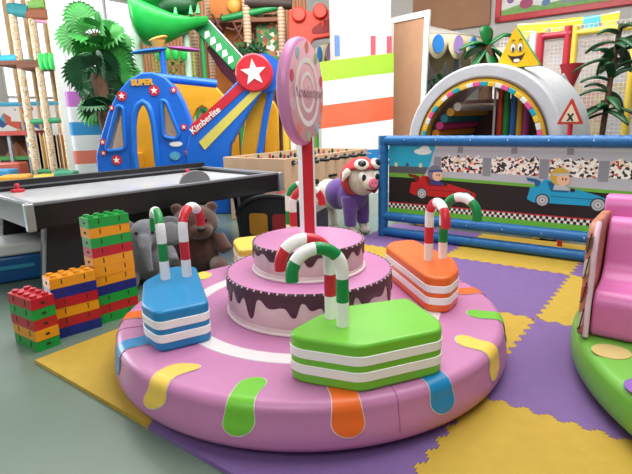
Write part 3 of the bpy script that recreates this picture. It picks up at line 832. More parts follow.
def grow_head(o):
    for chd in [x for x in COL.objects if x.parent == o]:
        if o is not pg or chd.name.split('.')[0] not in ('body', 'jacket', 'collar'):
            for v in chd.data.vertices: 
                p_ = Vector((0.14 + (v.co.x - 0.14) * 1.2 - 0.205, v.co.y * 1.2, 0.51 + (v.co.z - 0.56) * 1.2))
                v.co = Matrix.Rotation(math.radians(-20), 3, 'Z') @ p_ + Vector((0.205, 0, 0))
            grow_head(chd)
grow_head(pg)
# ------------------------------------------------------------------ racing banner in a padded tube frame
BS, BD = -2.475, 4.376
ban = thing('racing_banner', 'race track banner with two cartoon cars laced in a blue padded tube frame', 'banner', W(BS, BD), GRID)
TUBE = M('blue_tube_pad', '#1a66a8', 0.38, vary=0.06, vscale=8, bump=0.15, bscale=30)
BLEN = 2.95
def pad_tube(p, q, r=0.047):
    p, q = Vector(p), Vector(q); L = (q - p).length; n = max(2, int(L / 0.09)); pts = []; rr = []
    for k in range(n + 1):
        for u, g in ((0.0, 0.94), (0.12, 1.0), (0.88, 1.0)):
            if k == n and u > 0: break
            pts.append(p + (q - p) * min(1, (k + u) / n)); rr.append(r * g)
    m = MB(); m.tube(pts, rr, 16); return m
for z in (0.962, 0.205, 0.049):
    pad_tube((0.0, 0, z), (BLEN, 0, z)).build('frame_tube', TUBE, ban, smooth=50)
for x in (0.0, BLEN): pad_tube((x, 0, 0.0), (x, 0, 1.008), 0.05).build('frame_tube', TUBE, ban, smooth=50)
m = MB(); m.box((BLEN / 2, 0.012, 0.585), (BLEN - 0.12, 0.008, 0.69))
sheet = m.build('printed_sheet', M('road_black', '#1c1518', 0.45, vary=0.05), ban, smooth=0)
lay = [0.0]
def print_poly(nm, poly, mat, label=None, parent=None):
    lay[0] += 0.00012
    m = MB(); m.panel(poly, 0.0078 - lay[0], 0.009); o = m.build(nm, mat, sheet, smooth=0)
    if label: lab(o, label)
    return o
x0, x1 = 0.06, BLEN - 0.06
flat = lambda nm, h, **k: M(nm, h, 0.45, vary=0.02, **k)
print_poly('sky_print', [(x0, 0.70), (0.60, 0.70), (0.60, 0.93), (x0, 0.93)], flat('sky_print', '#22a8cf'), 'blue sky print')
for cx, cz, rx, rz in ((0.42, 0.86, 0.09, 0.03), (0.44, 0.885, 0.05, 0.03), (0.20, 0.922, 0.05, 0.008)):
    print_poly('cloud_print', circle(cx, cz, rx, rz, 20), flat('cloud_print', '#e9eef2'))
print_poly('wall_print', [(x0, 0.645), (0.60, 0.645), (0.60, 0.715), (x0, 0.715)], flat('print_dark_grey', '#55555f'))
for x in (0.14, 0.26, 0.40): print_poly('post_print', circle(x, 0.73, 0.018, 0.022, 12), flat('post_%d' % (x * 100), ['#3d4f7a', '#cfd3b0', '#44507a'][int(x * 10) % 3]))
print_poly('verge_print', [(x0, 0.608), (0.5, 0.604), (x1, 0.545), (x1, 0.575), (0.5, 0.635), (0.5, 0.648), (x0, 0.648)], flat('verge_green', '#6fae3e'), 'green verge print')
print_poly('stand_print', [(0.44, 0.632), (x1, 0.572), (x1, 0.93), (0.55, 0.93), (0.53, 0.86), (0.515, 0.80), (0.50, 0.74), (0.47, 0.69)], flat('stand_lilac', '#b9b9c6'), 'pale grandstand print')
print_poly('roof_print', [(0.55, 0.885), (x1, 0.885), (x1, 0.93), (0.55, 0.93)], flat('stand_roof', '#c9c9d2'))
CROWD = M_ramp('crowd_print', 'voronoi', 54.0, [(0, '#f3f0f0'), (0.26, '#2b2426'), (0.50, '#e9c3ae'), (0.66, '#f6f4f3'), (0.80, '#c9483f'), (0.86, '#f0d8cc'), (0.95, '#4a3a3a')], 0.5)
piers = [0.57, 1.03, 1.50, 1.93, 2.44]
for k, x in enumerate(piers):
    print_poly('pier_print', [(x - 0.035, 0.655), (x + 0.035, 0.655), (x + 0.035, 0.815), (x - 0.035, 0.815)], flat('pier_grey', '#8b8b99'))
    if x > 0.6: print_poly('slot_print', [(x - 0.27, 0.855), (x - 0.22, 0.855), (x - 0.22, 0.905), (x - 0.27, 0.905)], flat('pier_grey', '#8b8b99'))
    if k < len(piers) - 1:
        a, b2 = x + 0.04, piers[k + 1] - 0.04
        top = [(b2 - (b2 - a) * q / 12, 0.806 + 0.016 * ((q * 5) % 3)) for q in range(13)]
        print_poly('crowd_print', [(a, 0.684), (b2, 0.676)] + top, CROWD, 'printed crowd of spectators')
print_poly('red_line_print', [(x0, 0.347), (x1, 0.347), (x1, 0.356), (x0, 0.356)], flat('print_red', '#c4283a'))
print_poly('kerb_print', [(x0, 0.298), (x1, 0.298), (x1, 0.345), (x0, 0.345)], flat('print_white', '#eeeae6'))
m = MB(); q = 0.0235; n = int((x1 - x0) / q)
for k in range(n):
    for r in range(2):
        if (k + r) % 2 == 0: m.box((x0 + q * (k + 0.5), 0.0076 - lay[0], 0.298 + q * (r + 0.5)), (q, 0.0006, q))
m.build('checker_print', BLACK, sheet, smooth=0)
print_poly('grass_print', [(x0, 0.242), (x1, 0.242), (x1, 0.297), (x0, 0.297)], flat('grass_print', '#67b93a'), 'green grass strip print')
m = MB()
for k in range(9):
    x = 0.25 + k * 0.32
    for z, dz in ((0.93, 0.08), (0.25, -0.09)):
        m.tube([(x, 0.0, z), (x, -0.05, z + dz * 0.5), (x, -0.0, z + dz)], 0.003, 6)
lab(m.build('lacing', M('cord_white', '#dcdcdc', 0.6, vary=0), ban), 'white lacing cords')
def print_car(px, pz, w, h, hexb, hexd, helmet, skin, suit, nm):
    P = lambda pts: [(px + a * w, pz + c * h) for a, c in pts]
    bm, dk = flat('car_' + hexb[1:], hexb), flat('car_' + hexd[1:], hexd)
    print_poly('car_wing_print', P([(-0.03, 1.02), (0.10, 0.98), (0.16, 0.90), (0.16, 0.70), (0.10, 0.66), (0.08, 0.84), (-0.01, 0.90)]), dk)
    print_poly('car_body_print', P([(0.0, 0.14), (0.03, 0.62), (0.13, 0.66), (0.20, 0.98), (0.30, 0.95), (0.36, 0.62), (0.58, 0.66), (0.85, 0.46), (1.0, 0.28), (1.0, 0.12), (0.92, 0.04), (0.08, 0.02)]), bm, nm)
    print_poly('car_cockpit_print', P([(0.24, 0.90), (0.31, 0.90), (0.38, 0.58), (0.52, 0.58), (0.50, 0.50), (0.30, 0.50)]), dk)
    print_poly('car_stripe_print', P([(0.30, 0.34), (0.95, 0.30), (0.95, 0.27), (0.30, 0.30)]), dk)
    print_poly('driver_body_print', P([(0.32, 0.58), (0.34, 0.82), (0.42, 0.84), (0.52, 0.66), (0.54, 0.58)]), flat('suit_' + suit[1:], suit), 'driver in the car print')
    hx, hz, hr = px + 0.41 * w, pz + 1.08 * h, 0.30 * h
    print_poly('driver_helmet_print', circle(hx - 0.012, hz + 0.008, hr * 1.18, hr * 1.15, 24), flat('helm_' + helmet[1:], helmet))
    print_poly('driver_face_print', circle(hx + 0.016, hz - 0.018, hr * 0.82, hr * 0.80, 24), flat('skin_print', skin))
    print_poly('helmet_band_print', [(hx - hr * 1.1, hz + 0.012), (hx + hr * 1.1, hz + 0.022), (hx + hr, hz + 0.038), (hx - hr, hz + 0.03)], flat('band_' + suit[1:], suit))
    for dx in (0.012, 0.036): print_poly('eye_print', circle(hx + dx, hz - 0.012, 0.006, 0.010, 10), flat('print_black', '#141214'))
    print_poly('driver_hand_print', circle(px + 0.56 * w, pz + 0.60 * h, 0.02, 0.016, 12), flat('glove_print', '#33221f'))
    for cx in (0.20, 0.87):
        cz = 0.13 if cx < 0.5 else 0.10
        for rr, c in ((0.27, '#2a2629'), (0.22, '#b7b9c2'), (0.15, '#8d909b'), (0.11, '#c9cbd2'), (0.04, '#55565e')):
            print_poly('wheel_print', circle(px + cx * w, pz + cz * h, rr * h, rr * h, 28), flat('wheel_' + c[1:], c))
print_car(0.29, 0.436, 0.655, 0.205, '#c01822', '#7c1017', '#6f7488', '#e9b79d', '#2d3c86', 'red racing car print')
print_car(1.385, 0.452, 0.61, 0.205, '#159fd0', '#0d5f94', '#c9a83c', '#a86a4a', '#b9bdc6', 'blue racing car print')

# ------------------------------------------------------------------ foosball table
FY = math.radians(54); FL, FW, FZ = 1.86, 0.97, 0.76
fo = thing('foosball_table', 'beech-coloured foosball table with black handles behind the lollipop pole', 'table', (-0.335, 5.60, FLOOR_Z), FY)
BEECH = M('beech_board', '#cda98a', 0.5, vary=0.07, vscale=5)
m = MB(); z0, z1 = 0.36, FZ + 0.02; t = 0.035
m.box((FL / 2, t / 2, (z0 + z1) / 2), (FL, t, z1 - z0)); m.box((FL / 2, FW - t / 2, (z0 + z1) / 2), (FL, t, z1 - z0))
m.box((t / 2, FW / 2, (z0 + z1) / 2), (t, FW - 2 * t, z1 - z0)); m.box((FL - t / 2, FW / 2, (z0 + z1) / 2), (t, FW - 2 * t, z1 - z0))
m.build('cabinet', BEECH, fo, bevel=0.004)
m = MB(); m.box((FL / 2, FW / 2, z1 - 0.13), (FL - 2 * t, FW - 2 * t, 0.02)); lab(m.build('pitch', M('pitch_green', '#3c8a50', 0.5), fo), 'green pitch')
for cx in (0.10, FL - 0.10):
    for cy in (0.10, FW - 0.10):
        m = MB(); m.box((cx, cy, z0 / 2 + 0.005), (0.12, 0.12, z0 + 0.01)); m.build('leg', BEECH, fo, bevel=0.005)
for k in range(8):
    x = 0.16 + k * (FL - 0.32) / 7; red = k in (0, 1, 3, 5)
    m = MB(); m.cyl((x, -0.16, z1 - 0.055), (x, FW + 0.12, z1 - 0.055), 0.008, n=8)
    rod = m.build('rod', CHROME, fo)
    ys = -0.05 if red else FW + 0.05
    m = MB()
    if red or k % 2 == 0: m.cyl((x, -0.20, z1 - 0.055), (x, -0.075, z1 - 0.055), 0.019, 0.022, 12)
    m.cyl((x, -0.014, z1 - 0.055), (x, 0.0, z1 - 0.055), 0.03, n=12)
    lab(m.build('handle', BLACK, rod, smooth=40), 'black rod handle')
    for q in range(3):
        y = FW * (q + 1) / 4
        m = MB(); m.box((x, y, z1 - 0.065), (0.02, 0.03, 0.09)); m.ell((x, y, z1 - 0.008), (0.014, 0.014, 0.016), 10, 8); lab(m.build('player', RED if k % 2 == 0 else BLACK, rod, bevel=0.003), 'foosball figure')
m = MB(); m.box((0.55, -0.02, 0.46), (0.12, 0.04, 0.06)); m.box((0.95, -0.02, 0.50), (0.16, 0.03, 0.03)); m.build('ball_return', BLACK, fo, bevel=0.004)

# round-topped dark chest behind the cake
ch = thing('toy_chest', 'dark round-topped toy chest standing behind the cake, in front of the foosball table', 'toy chest', (-0.29, 4.52, FLOOR_Z), math.radians(-20))
ch.scale = (1.2, 1.1, 1.17)
arch = [(-0.30, 0.0), (0.30, 0.0)] + circle(0, 0.30, 0.30, 0.17, 20, 0, PI)
m = MB(); m.panel(arch, -0.2, 0.2); m.build('body', M('chest_dark', '#1d2126', 0.35, vary=0.1), ch, bevel=0.012)
m = MB()
pts = circle(0, 0.30, 0.306, 0.176, 24, 0.1, PI - 0.1)
m.tube([(a, -0.2, c) for a, c in pts], 0.02, 8); lab(m.build('arch_band', BLACK, ch), 'black arch band')
m = MB()
for k in range(10):
    a0, a1 = 0.25 + k * 0.265, 0.25 + (k + 1) * 0.265
    m.quad((0.303 * math.cos(a0), -0.17, 0.30 + 0.173 * math.sin(a0)), (0.303 * math.cos(a0), 0.19, 0.30 + 0.173 * math.sin(a0)), (0.303 * math.cos(a1), 0.19, 0.30 + 0.173 * math.sin(a1)), (0.303 * math.cos(a1), -0.17, 0.30 + 0.173 * math.sin(a1)), 0 if 3 <= k <= 5 else 1)
lab(m.build('lid', [M('lid_red', '#8a3a30', 0.3, vary=0.1), M('lid_grey', '#6f6a68', 0.3, vary=0.1)], ch), 'shiny curved lid in brown and grey')
for x, h in ((-0.13, '#a8772a'), (0.06, '#8a2a2c')):
    m = MB(); m.panel(rounded([(x - 0.075, 0.17), (x + 0.075, 0.17), (x + 0.075, 0.34), (x - 0.075, 0.34)], 0.03), -0.206, -0.19); m.build('front_panel', M('chest_' + h[1:], h, 0.35, vary=0.1), ch)

# ------------------------------------------------------------------ right hand pillar with striped pad
PLY = 7.95                                  # front of the pad
pl, pr_ = at(321, 100, PLY).x, at(395, 100, PLY).x
PCX, PWD, PYAW = (pl + pr_) / 2, pr_ - pl, math.radians(6)
col_x0, col_x1 = at(337, 30, PLY + 0.15).x, at(391, 30, PLY + 0.15).x
m = MB(); cw = col_x1 - col_x0; m.box((0, cw / 2, 2.75), (cw, cw, 5.5 + 2 * FLOOR_Z)); m.box((-cw * 0.07, -0.004, 2.75), (0.022, 0.012, 5.4), 1)
struct(m.build('column', [M('pillar_paint', '#eceef0', 0.5, vary=0.02), M('pillar_joint', '#b9bcc2', 0.5)], loc=((col_x0 + col_x1) / 2, PLY + 0.14, 0), rz=PYAW, smooth=0))
pad = thing('pillar_pad', 'striped green, white and orange pad wrapped round the white pillar', 'padding', (PCX, PLY, 0), PYAW)
zs = [at(358, y, PLY).z for y in (57, 77, 101, 124, 150)] + [0.45, FLOOR_Z]
slopes = [0.10, 0.10, 0.10, 0.10, 0.0, 0.0, 0.0]
hexs = ['#9cc63e', '#e9eaee', '#e4694a', '#e9eaee', '#2f83c4', '#e9eaee']
def pad_band(z0, z1, k0, k1, mat, nm, depth):
    m = MB(); n = 24
    outl = [(-PWD / 2 + PWD * k / n, 0.05 - 0.05 * math.sin(PI * k / n)) for k in range(n + 1)]
    ring = outl + [(PWD / 2, depth), (PWD / 2 - 0.03, depth), (PWD / 2 - 0.03, 0.10), (-PWD / 2 + 0.03, 0.10), (-PWD / 2 + 0.03, depth), (-PWD / 2, depth)]
    m.prism(ring, z0, z1, 0)
    q = len(m.v) // 2
    m.v = [(x, y, z + x * (k0 if i < q else k1)) for i, (x, y, z) in enumerate(m.v)]
    lab(m.build('band', mat, pad, smooth=30), nm)
for k in range(6):
    pad_band(zs[k + 1], zs[k], slopes[k + 1], slopes[k], M('pad_' + str(k), hexs[k], 0.3, vary=0.03, bump=0.05, bscale=4), ['green', 'white', 'orange', 'lower white', 'blue', 'bottom white'][k] + ' band', 0.95)
for px, h, nm in ((374.5, '#b34a5a', 'red strap end near the right corner'), (391, '#b34a5a', 'red strap end at the right corner'), (338, '#5a78b8', 'blue strap end at the left')):
    p = at(px, 47, PLY + 0.08)
    m = MB(); m.box((p.x - PCX, 0.118, p.z + 0.02), (0.08, 0.02, 0.30)); lab(m.build('strap', M('strap_' + h[1:], h, 0.6), pad), nm)

# left pillar with blue, coral bands
c0 = at(82, 100, 9.3)
m = MB(); m.box((-0.02, 0, 2.7), (0.52, 0.52, 5.4)); m.box((-0.1, -0.262, 2.7), (0.02, 0.012, 5.4), 1)
struct(m.build('column', [M('pillar_paint'), M('pillar_joint')], loc=(c0.x - 0.06, c0.y, 0.0), rz=math.radians(20), smooth=0))
padl = thing('pillar_pad', 'white pad with blue and coral bands round the pillar behind the palms', 'padding', (c0.x + 0.06, c0.y, 0), math.radians(20))
zl = [at(85, y, 9.2).z for y in (92, 107, 122, 135, 150, 163, 178)] + [FLOOR_Z]
for k, (h, nm) in enumerate([('#b86ac0', 'purple'), ('#e4e7ee', 'white'), ('#2f8fd0', 'blue'), ('#e4e7ee', 'middle white'), ('#df7a68', 'coral'), ('#e4e7ee', 'lower white'), ('#2f8fd0', 'bottom blue')]):
    m = MB(); r_ = 0.30
    m.prism(rounded([(-r_, -r_), (r_, -r_), (r_, r_), (-r_, r_)], 0.12, 6), zl[k + 1], zl[k]); lab(m.build('band', M('padl_' + h[1:], h, 0.4, vary=0.03), padl, smooth=50), nm + ' band')

# ------------------------------------------------------------------ blue play car with crane arm
CY = 6.7
pc = thing('play_house_car', 'blue soft play house with arched door, star badges and crane arm behind the hockey table', 'playhouse', (0, 0, FLOOR_Z))
cp = lambda px, py, y=CY: (at(px, py, y).x, at(px, py, y).z - FLOOR_Z)
CB = M('play_blue', '#1368d4', 0.35, vary=0.04)
CYW = M('play_yellow', '#e0a020', 0.4, vary=0.05)
outer = [cp(*p) for p in [(99, 168), (98, 155), (103, 135), (110, 112), (119, 93), (130, 80), (143, 73), (154, 72.5), (166, 77), (177, 88), (185, 102), (191, 118), (196, 140), (199, 165)]]
outer = [(outer[-1][0], 0.02)] + [(outer[0][0], 0.02)] + outer if False else [(outer[0][0] + 0.05, 0.0)] + outer + [(outer[-1][0] - 0.02, 0.0)]
door = [cp(*p) for p in [(136, 150), (135.5, 125), (137, 113), (140.5, 105), (145, 102), (149.5, 105), (153, 112), (156, 125), (158.5, 150)]]
door = [(door[0][0], 0.22)] + door + [(door[-1][0], 0.22)]
winl = rounded([cp(*p) for p in [(119.5, 106), (125, 107), (128, 149), (108, 151)]], 0.07)
winr = rounded([cp(*p) for p in [(163, 100), (168, 102), (181, 134), (178, 139), (165, 137)]], 0.07)
lab(cutout('front_panel', outer, [door, winl, winr], 0.14, CB, pc, CY, 0.025), 'blue front panel')
for nm, poly, r_ in (('door_frame', door, 0.042), ('window_frame', winl, 0.026), ('window_frame', winr, 0.026)):
    m = MB(); m.tube([(x, CY - 0.08, z) for x, z in poly], r_, 10, closed=True); m.build(nm, M('play_blue_light', '#1a6fd2', 0.35, vary=0.03), pc, smooth=60)
PLEX = M_glass('clear_plastic', '#b9c4c8', 0.45, 0.15)
for w in (winl, winr):
    m = MB(); m.panel(w, CY - 0.01, CY + 0.01); lab(m.build('window_pane', PLEX, pc, smooth=0), 'clear plastic window')
# yellow back part with its roof bar
bx0, bx1 = cp(150, 80)[0], cp(232, 80)[0]
back = [cp(*p, CY + 0.75) for p in [(112, 150), (124, 100), (140, 82), (205, 80), (215, 86), (226, 98), (234, 115), (238, 135)]]
back = [(back[0][0], 0.0)] + back + [(back[-1][0], 0.0)]
hole = [cp(*p, CY + 0.75) for p in [(192, 133), (193, 118), (197, 109), (202, 106), (207, 109), (211, 118), (212, 133)]]
bdoor = [cp(*p, CY + 0.75) for p in [(150, 118), (150, 108), (166, 108), (166, 118)]]
lab(cutout('back_panel', back, [hole], 0.10, CYW, pc, CY + 0.8, 0.02), 'yellow back panel with arched opening')
m = MB(); m.tube([at(153, 77, CY - 0.02) - Vector((0, 0, FLOOR_Z)), at(211, 82, CY - 0.02) - Vector((0, -0.35, FLOOR_Z))], 0.055, 12); m.build('roof_bar', CB, pc, smooth=60)
m = MB(); sx = cp(184, 120)[0]
m.box((cp(120, 150)[0], CY + 0.4, 0.4), (0.1, 0.7, 0.8)); lab(m.build('side_panel', CYW, pc, bevel=0.02), 'yellow side panel')
m = MB(); m.box(((cp(110, 170)[0] + cp(235, 170)[0]) / 2, CY + 0.42, 0.12), (cp(235, 170)[0] - cp(110, 170)[0], 0.7, 0.22)); lab(m.build('floor_pad', CB, pc, bevel=0.02), 'blue floor pad')
# crane arm
AY = CY - 0.16
arm = [cp(*p, AY) for p in [(188, 140), (192, 128), (240, 78), (262, 90), (250, 110), (230, 145), (228, 172)]]
arm = [(cp(186, 170, AY)[0], 0.0)] + [cp(186, 150, AY)] + arm + [(arm[-1][0], 0.0)]
m = MB(); m.panel(arm, AY, AY + 0.22); m.build('crane_arm', CB, pc, bevel=0.02)
m = MB(); m.panel([cp(*p, AY) for p in [(190, 126), (238, 84), (245, 89), (193.5, 136)]], AY - 0.012, AY + 0.01); rs = m.build('red_stripe', RED, pc); lab(rs, 'red stripe with white lettering')
m = MB(); m.panel([cp(*p, AY) for p in [(199, 142), (253, 90), (262, 91), (205, 150)]], AY - 0.012, AY + 0.01); lab(m.build('yellow_stripe', M('stripe_yellow', '#dccf62', 0.4, vary=0.03), pc), 'pale yellow stripe')
p0, p1 = Vector(cp(193, 131, AY)), Vector(cp(218, 110, AY)); mid = (p0 + p1) / 2; ang = math.atan2(p1.y - p0.y, p1.x - p0.x)
text('lettering', 'Kimberlite', 0.112, M('letter_white', '#f0efec', 0.5, vary=0), rs, Matrix.Translation((mid.x, AY - 0.014, mid.y)) @ UPRIGHT @ Matrix.Rotation(ang, 4, 'Z'), 0.004, bold=0.002)
sc = cp(254, 73, AY); sr = 0.232
m = MB(); m.lathe([(0, -0.05), (sr - 0.02, -0.05), (sr, -0.03), (sr, 0.16), (sr - 0.02, 0.18), (0, 0.18)], 48, mtx=Matrix.Translation((sc[0], AY, sc[1])) @ UPRIGHT @ Matrix.Rotation(PI, 4, 'X'))
sd = m.build('star_disc', RED, pc); lab(sd, 'red disc with a white star')
m = MB(); m.panel(star(sc[0], sc[1], 0.165, PI / 2 + 0.08), AY - 0.058, AY - 0.045); m.build('star', M('star_white', '#f3f2f0', 0.4, vary=0), sd, smooth=0)
m = MB(); m.lathe([(0, 0.0), (sr + 0.01, 0.0), (sr + 0.01, 0.14), (0, 0.14)], 48, mtx=Matrix.Translation((sc[0] + 0.10, AY + 0.19, sc[1] + 0.01)) @ UPRIGHT @ Matrix.Rotation(PI, 4, 'X'))
m.build('disc_rim', CB, sd)
# yellow slide column below the disc
col = [cp(*p, CY + 0.1) for p in [(255, 95), (266, 82), (272, 72), (276, 66), (274, 110), (262, 150)]]
m = MB(); m.panel([cp(*p, CY + 0.1) for p in [(246, 112), (266, 86), (270, 92), (262, 140), (258, 160), (240, 160)]] , CY + 0.1, CY + 0.3); lab(m.build('yellow_column', CYW, pc, bevel=0.02), 'yellow column')
m = MB(); m.tube([at(273, 68, CY + 0.1) - Vector((0, 0, FLOOR_Z)), at(272, 88, CY + 0.1) - Vector((0, 0, FLOOR_Z)), at(266, 115, CY + 0.1) - Vector((0, 0, FLOOR_Z)), at(260, 150, CY + 0.1) - Vector((0, 0, FLOOR_Z)), at(258, 190, CY + 0.1) - Vector((0, 0, FLOOR_Z))], 0.045, 10); m.build('column_edge', CB, pc, smooth=60)
m = MB(); m.panel([cp(*p, CY + 0.5) for p in [(264, 160), (268, 110), (273, 100), (278, 110), (279, 160)]], CY + 0.5, CY + 0.65); lab(m.build('yellow_column', CYW, pc, bevel=0.02), 'second yellow column')
for px, py, r_ in ((122, 96, 0.062), (154.5, 90.5, 0.066), (117, 160, 0.066), (174, 90, 0.04), (184, 127, 0.04), (103, 142, 0.04), (112, 108, 0.035), (188, 152, 0.045), (104, 153, 0.035)):
    x, z = cp(px, py, CY - 0.07)
    m = MB(); m.panel(circle(x, z, r_, r_, 24), CY - 0.085, CY - 0.06); bd = m.build('star_badge', RED, pc, smooth=40); lab(bd, 'red badge with white star')
    m = MB(); m.panel(star(x, z, r_ * 0.75), CY - 0.090, CY - 0.08); m.build('star', M('star_white'), bd, smooth=0)
x, z = cp(142, 82.5, CY - 0.08)
text('lettering', 'SUPER', 0.098, M('letter_gold', '#e0a93c', 0.4, vary=0), pc, Matrix.Translation((x, CY - 0.078, z)) @ UPRIGHT @ Matrix.Rotation(0.02, 4, 'Z'), 0.01, bold=0.006)
x, z = cp(176, 144, CY - 0.08)
m = MB(); m.panel(circle(x, z, 0.085, 0.033, 24), CY - 0.085, CY - 0.06); lab(m.build('oval_sticker', WHITE, pc), 'white oval sticker')
x, z = cp(175, 156, CY - 0.08)
m = MB(); m.panel(circle(x, z, 0.07, 0.055, 24), CY - 0.085, CY - 0.06); lab(m.build('round_sticker', M('sticker_teal', '#5aa6c8', 0.4, vary=0.3, vscale=20), pc), 'pale blue sticker')

# ------------------------------------------------------------------ foam arch tunnel behind the banner
TS, TD = -1.745, 5.0
tn = thing('arch_tunnel', 'silver padded arch tunnel with yellow rim and coloured rollers behind the banner', 'tunnel', W(TS, TD, 0), GRID)
SILV = M('silver_pad', '#c9cbd2', 0.42, vary=0.05, vscale=8, bump=0.25, bscale=8)
TR, TI, TZ, TDP = 0.775, 0.645, 0.89, 1.0
def arch_band(ro, ri, y0, y1, n=48, flare=0.0, legs=True):
    out = []
    m = MB(); vs = []
    ang = [PI * k / n for k in range(n + 1)]
    prof_o = ([(ro, 0.0)] if legs else []) + [(ro * math.cos(a), TZ + ro * math.sin(a)) for a in ang] + ([(-ro, 0.0)] if legs else [])
    prof_i = ([(ri, 0.0)] if legs else []) + [(ri * math.cos(a), TZ + ri * math.sin(a)) for a in ang] + ([(-ri, 0.0)] if legs else [])
    k = len(prof_o)
    for (xo, zo), (xi, zi) in zip(prof_o, prof_i):
        f = 1 + flare
        vs += [(xi, y0, zi), (xo, y0, zo), (xo * f, y1, TZ + (zo - TZ) * f if zo > TZ else zo), (xi * f, y1, TZ + (zi - TZ) * f if zi > TZ else zi)]
    fs = []
    for i in range(k - 1):
        for q in range(4): fs.append((i * 4 + q, (i + 1) * 4 + q, (i + 1) * 4 + (q + 1) % 4, i * 4 + (q + 1) % 4))
    fs += [(0, 1, 2, 3), tuple((k - 1) * 4 + q for q in (3, 2, 1, 0))]
    m.add(vs, fs); return m
arch_band(TR, TI, 0.0, TDP, flare=0.09).build('tunnel_shell', SILV, tn, bevel=0.02, segs=3, smooth=40)
lab(arch_band(TI, 0.575, -0.006, 0.10).build('inner_rim', M('rim_yellow', '#e3b62c', 0.4, vary=0.04), tn, smooth=40), 'yellow inner rim')
m = MB(); m.tube([(TI * math.cos(PI * k / 40), -0.008, TZ + TI * math.sin(PI * k / 40)) for k in range(41)], 0.009, 8); m.build('rim_piping', M('brown_piping', '#5a4026', 0.6), tn, smooth=60)
cc = ['#16a5bd', '#e4569a', '#e6e4e2', '#e7c144']
nblk = 26
for k in range(nblk):
    a = PI * (k + 0.5) / nblk
    t = Matrix.Translation((0.585 * math.cos(a), -0.02, TZ + 0.585 * math.sin(a))) @ Matrix.Rotation(-a, 4, 'Y')
    m = MB(); m.box((0, 0, 0), (0.04, 0.03, 0.066), mtx=t); lab(m.build('rim_block', M('blk_' + cc[k % 4][1:], cc[k % 4], 0.4, vary=0), tn, bevel=0.004), ['cyan', 'pink', 'white', 'yellow'][k % 4] + ' rim block')
rodc = ['#b23a34', '#16808f', '#d8872c', '#d4407f', '#1f7f8c', '#d49a34', '#d6d0c8']
for k, h in enumerate(rodc):
    a = PI - 0.03 - k * 0.17
    m = MB(); m.cyl((0.53 * math.cos(a), 0.08, TZ + 0.53 * math.sin(a) - 0.08), (0.53 * math.cos(a) + 0.02, TDP + 0.2, TZ + 0.53 * math.sin(a) - 0.08), 0.042, n=12); lab(m.build('roller', M('rod_' + h[1:], h, 0.4, vary=0.03), tn), 'padded roller along the tunnel side')
for k, h in enumerate(['#dcd8d4', '#cf3d22', '#1f9a46', '#2672c6', '#e0a82a', '#9c2278']):
    x = on_d([494, 500, 506, 513, 519.5, 526][k], 120, TD + 0.35)[0] - TS
    m = MB(); m.cyl((x, 0.35, 0.0), (x, 0.35, TZ + math.sqrt(max(0.01, 0.6 ** 2 - x * x))), 0.013 if k == 0 else 0.03, n=12); lab(m.build('post', M('post_' + h[1:], h, 0.4, vary=0.03), tn), 'upright coloured foam post in the tunnel')
m = MB(); m.box((-0.02, TDP + 0.12, 0.68), (1.15, 0.05, 1.36)); lab(m.build('back_curtain', M('curtain_brown', '#5b3b38', 0.8, vary=0.2, vscale=4), tn), 'dark red-brown back curtain')

# smiling triangle on top of the tunnel
s0, z0 = on_d(497, 69, 5.15); s1, z1 = on_d(541, 69, 5.15); s2, z2 = on_d(517, 27, 5.15)
tri = thing('triangle_sign', 'yellow smiling triangle sign with green side on top of the arch tunnel', 'sign', W((s0 + s1) / 2, 5.15, 0), GRID)
o_ = (s0 + s1) / 2; zb = 1.615
T3 = [(s0 - o_, zb), (s1 - o_, zb), (s2 - o_, z2)]
m = MB(); m.panel(rounded(T3, 0.02, 3), -0.05, 0.05, 0, 1); tb = m.build('board', [M('tri_yellow', '#efc01c', 0.35, vary=0.03), M('tri_green', '#3f9a3c', 0.4)], tri, smooth=30)
dcx = (T3[0][0] + T3[1][0] + T3[2][0]) / 3; dcz = zb + 0.155
def tri_face(nm, poly, h, dy, label=None):
    m = MB(); m.panel(poly, -0.052 - dy, -0.045); o = m.build(nm, M('tf_' + h[1:], h, 0.4, vary=0), tb, smooth=0)
    if label: lab(o, label)
for dx in (-0.035, 0.03):
    tri_face('eye', circle(dcx + dx, dcz + 0.02, 0.025, 0.042, 20), '#23303c', 0.001, 'eye outline')
    tri_face('eye', circle(dcx + dx, dcz + 0.02, 0.022, 0.038, 20), '#f4f4f0', 0.002)
    tri_face('pupil', circle(dcx + dx + 0.002, dcz + 0.006, 0.012, 0.022, 16), '#2a2a30', 0.003)
    tri_face('eyebrow', [(dcx + dx - 0.02, dcz + 0.075), (dcx + dx, dcz + 0.088), (dcx + dx + 0.02, dcz + 0.078), (dcx + dx, dcz + 0.098)], '#4a3616', 0.002)
sm = [(dcx - 0.085, dcz - 0.035), (dcx - 0.05, dcz - 0.052), (dcx, dcz - 0.058), (dcx + 0.05, dcz - 0.05), (dcx + 0.08, dcz - 0.03), (dcx + 0.05, dcz - 0.09), (dcx + 0.01, dcz - 0.118), (dcx - 0.03, dcz - 0.11)]
tri_face('mouth', sm, '#3b2320', 0.001, 'open smiling mouth')
tri_face('tongue', circle(dcx + 0.005, dcz - 0.096, 0.03, 0.016, 16), '#e8e4dc', 0.002)
m = MB(); m.panel([(-0.05, zb), (0.05, zb), (0.05, TZ + TR * 0.9), (-0.05, TZ + TR * 0.9)], -0.02, 0.02); m.build('foot', M('tri_green'), tri)
for p in (m,): pass

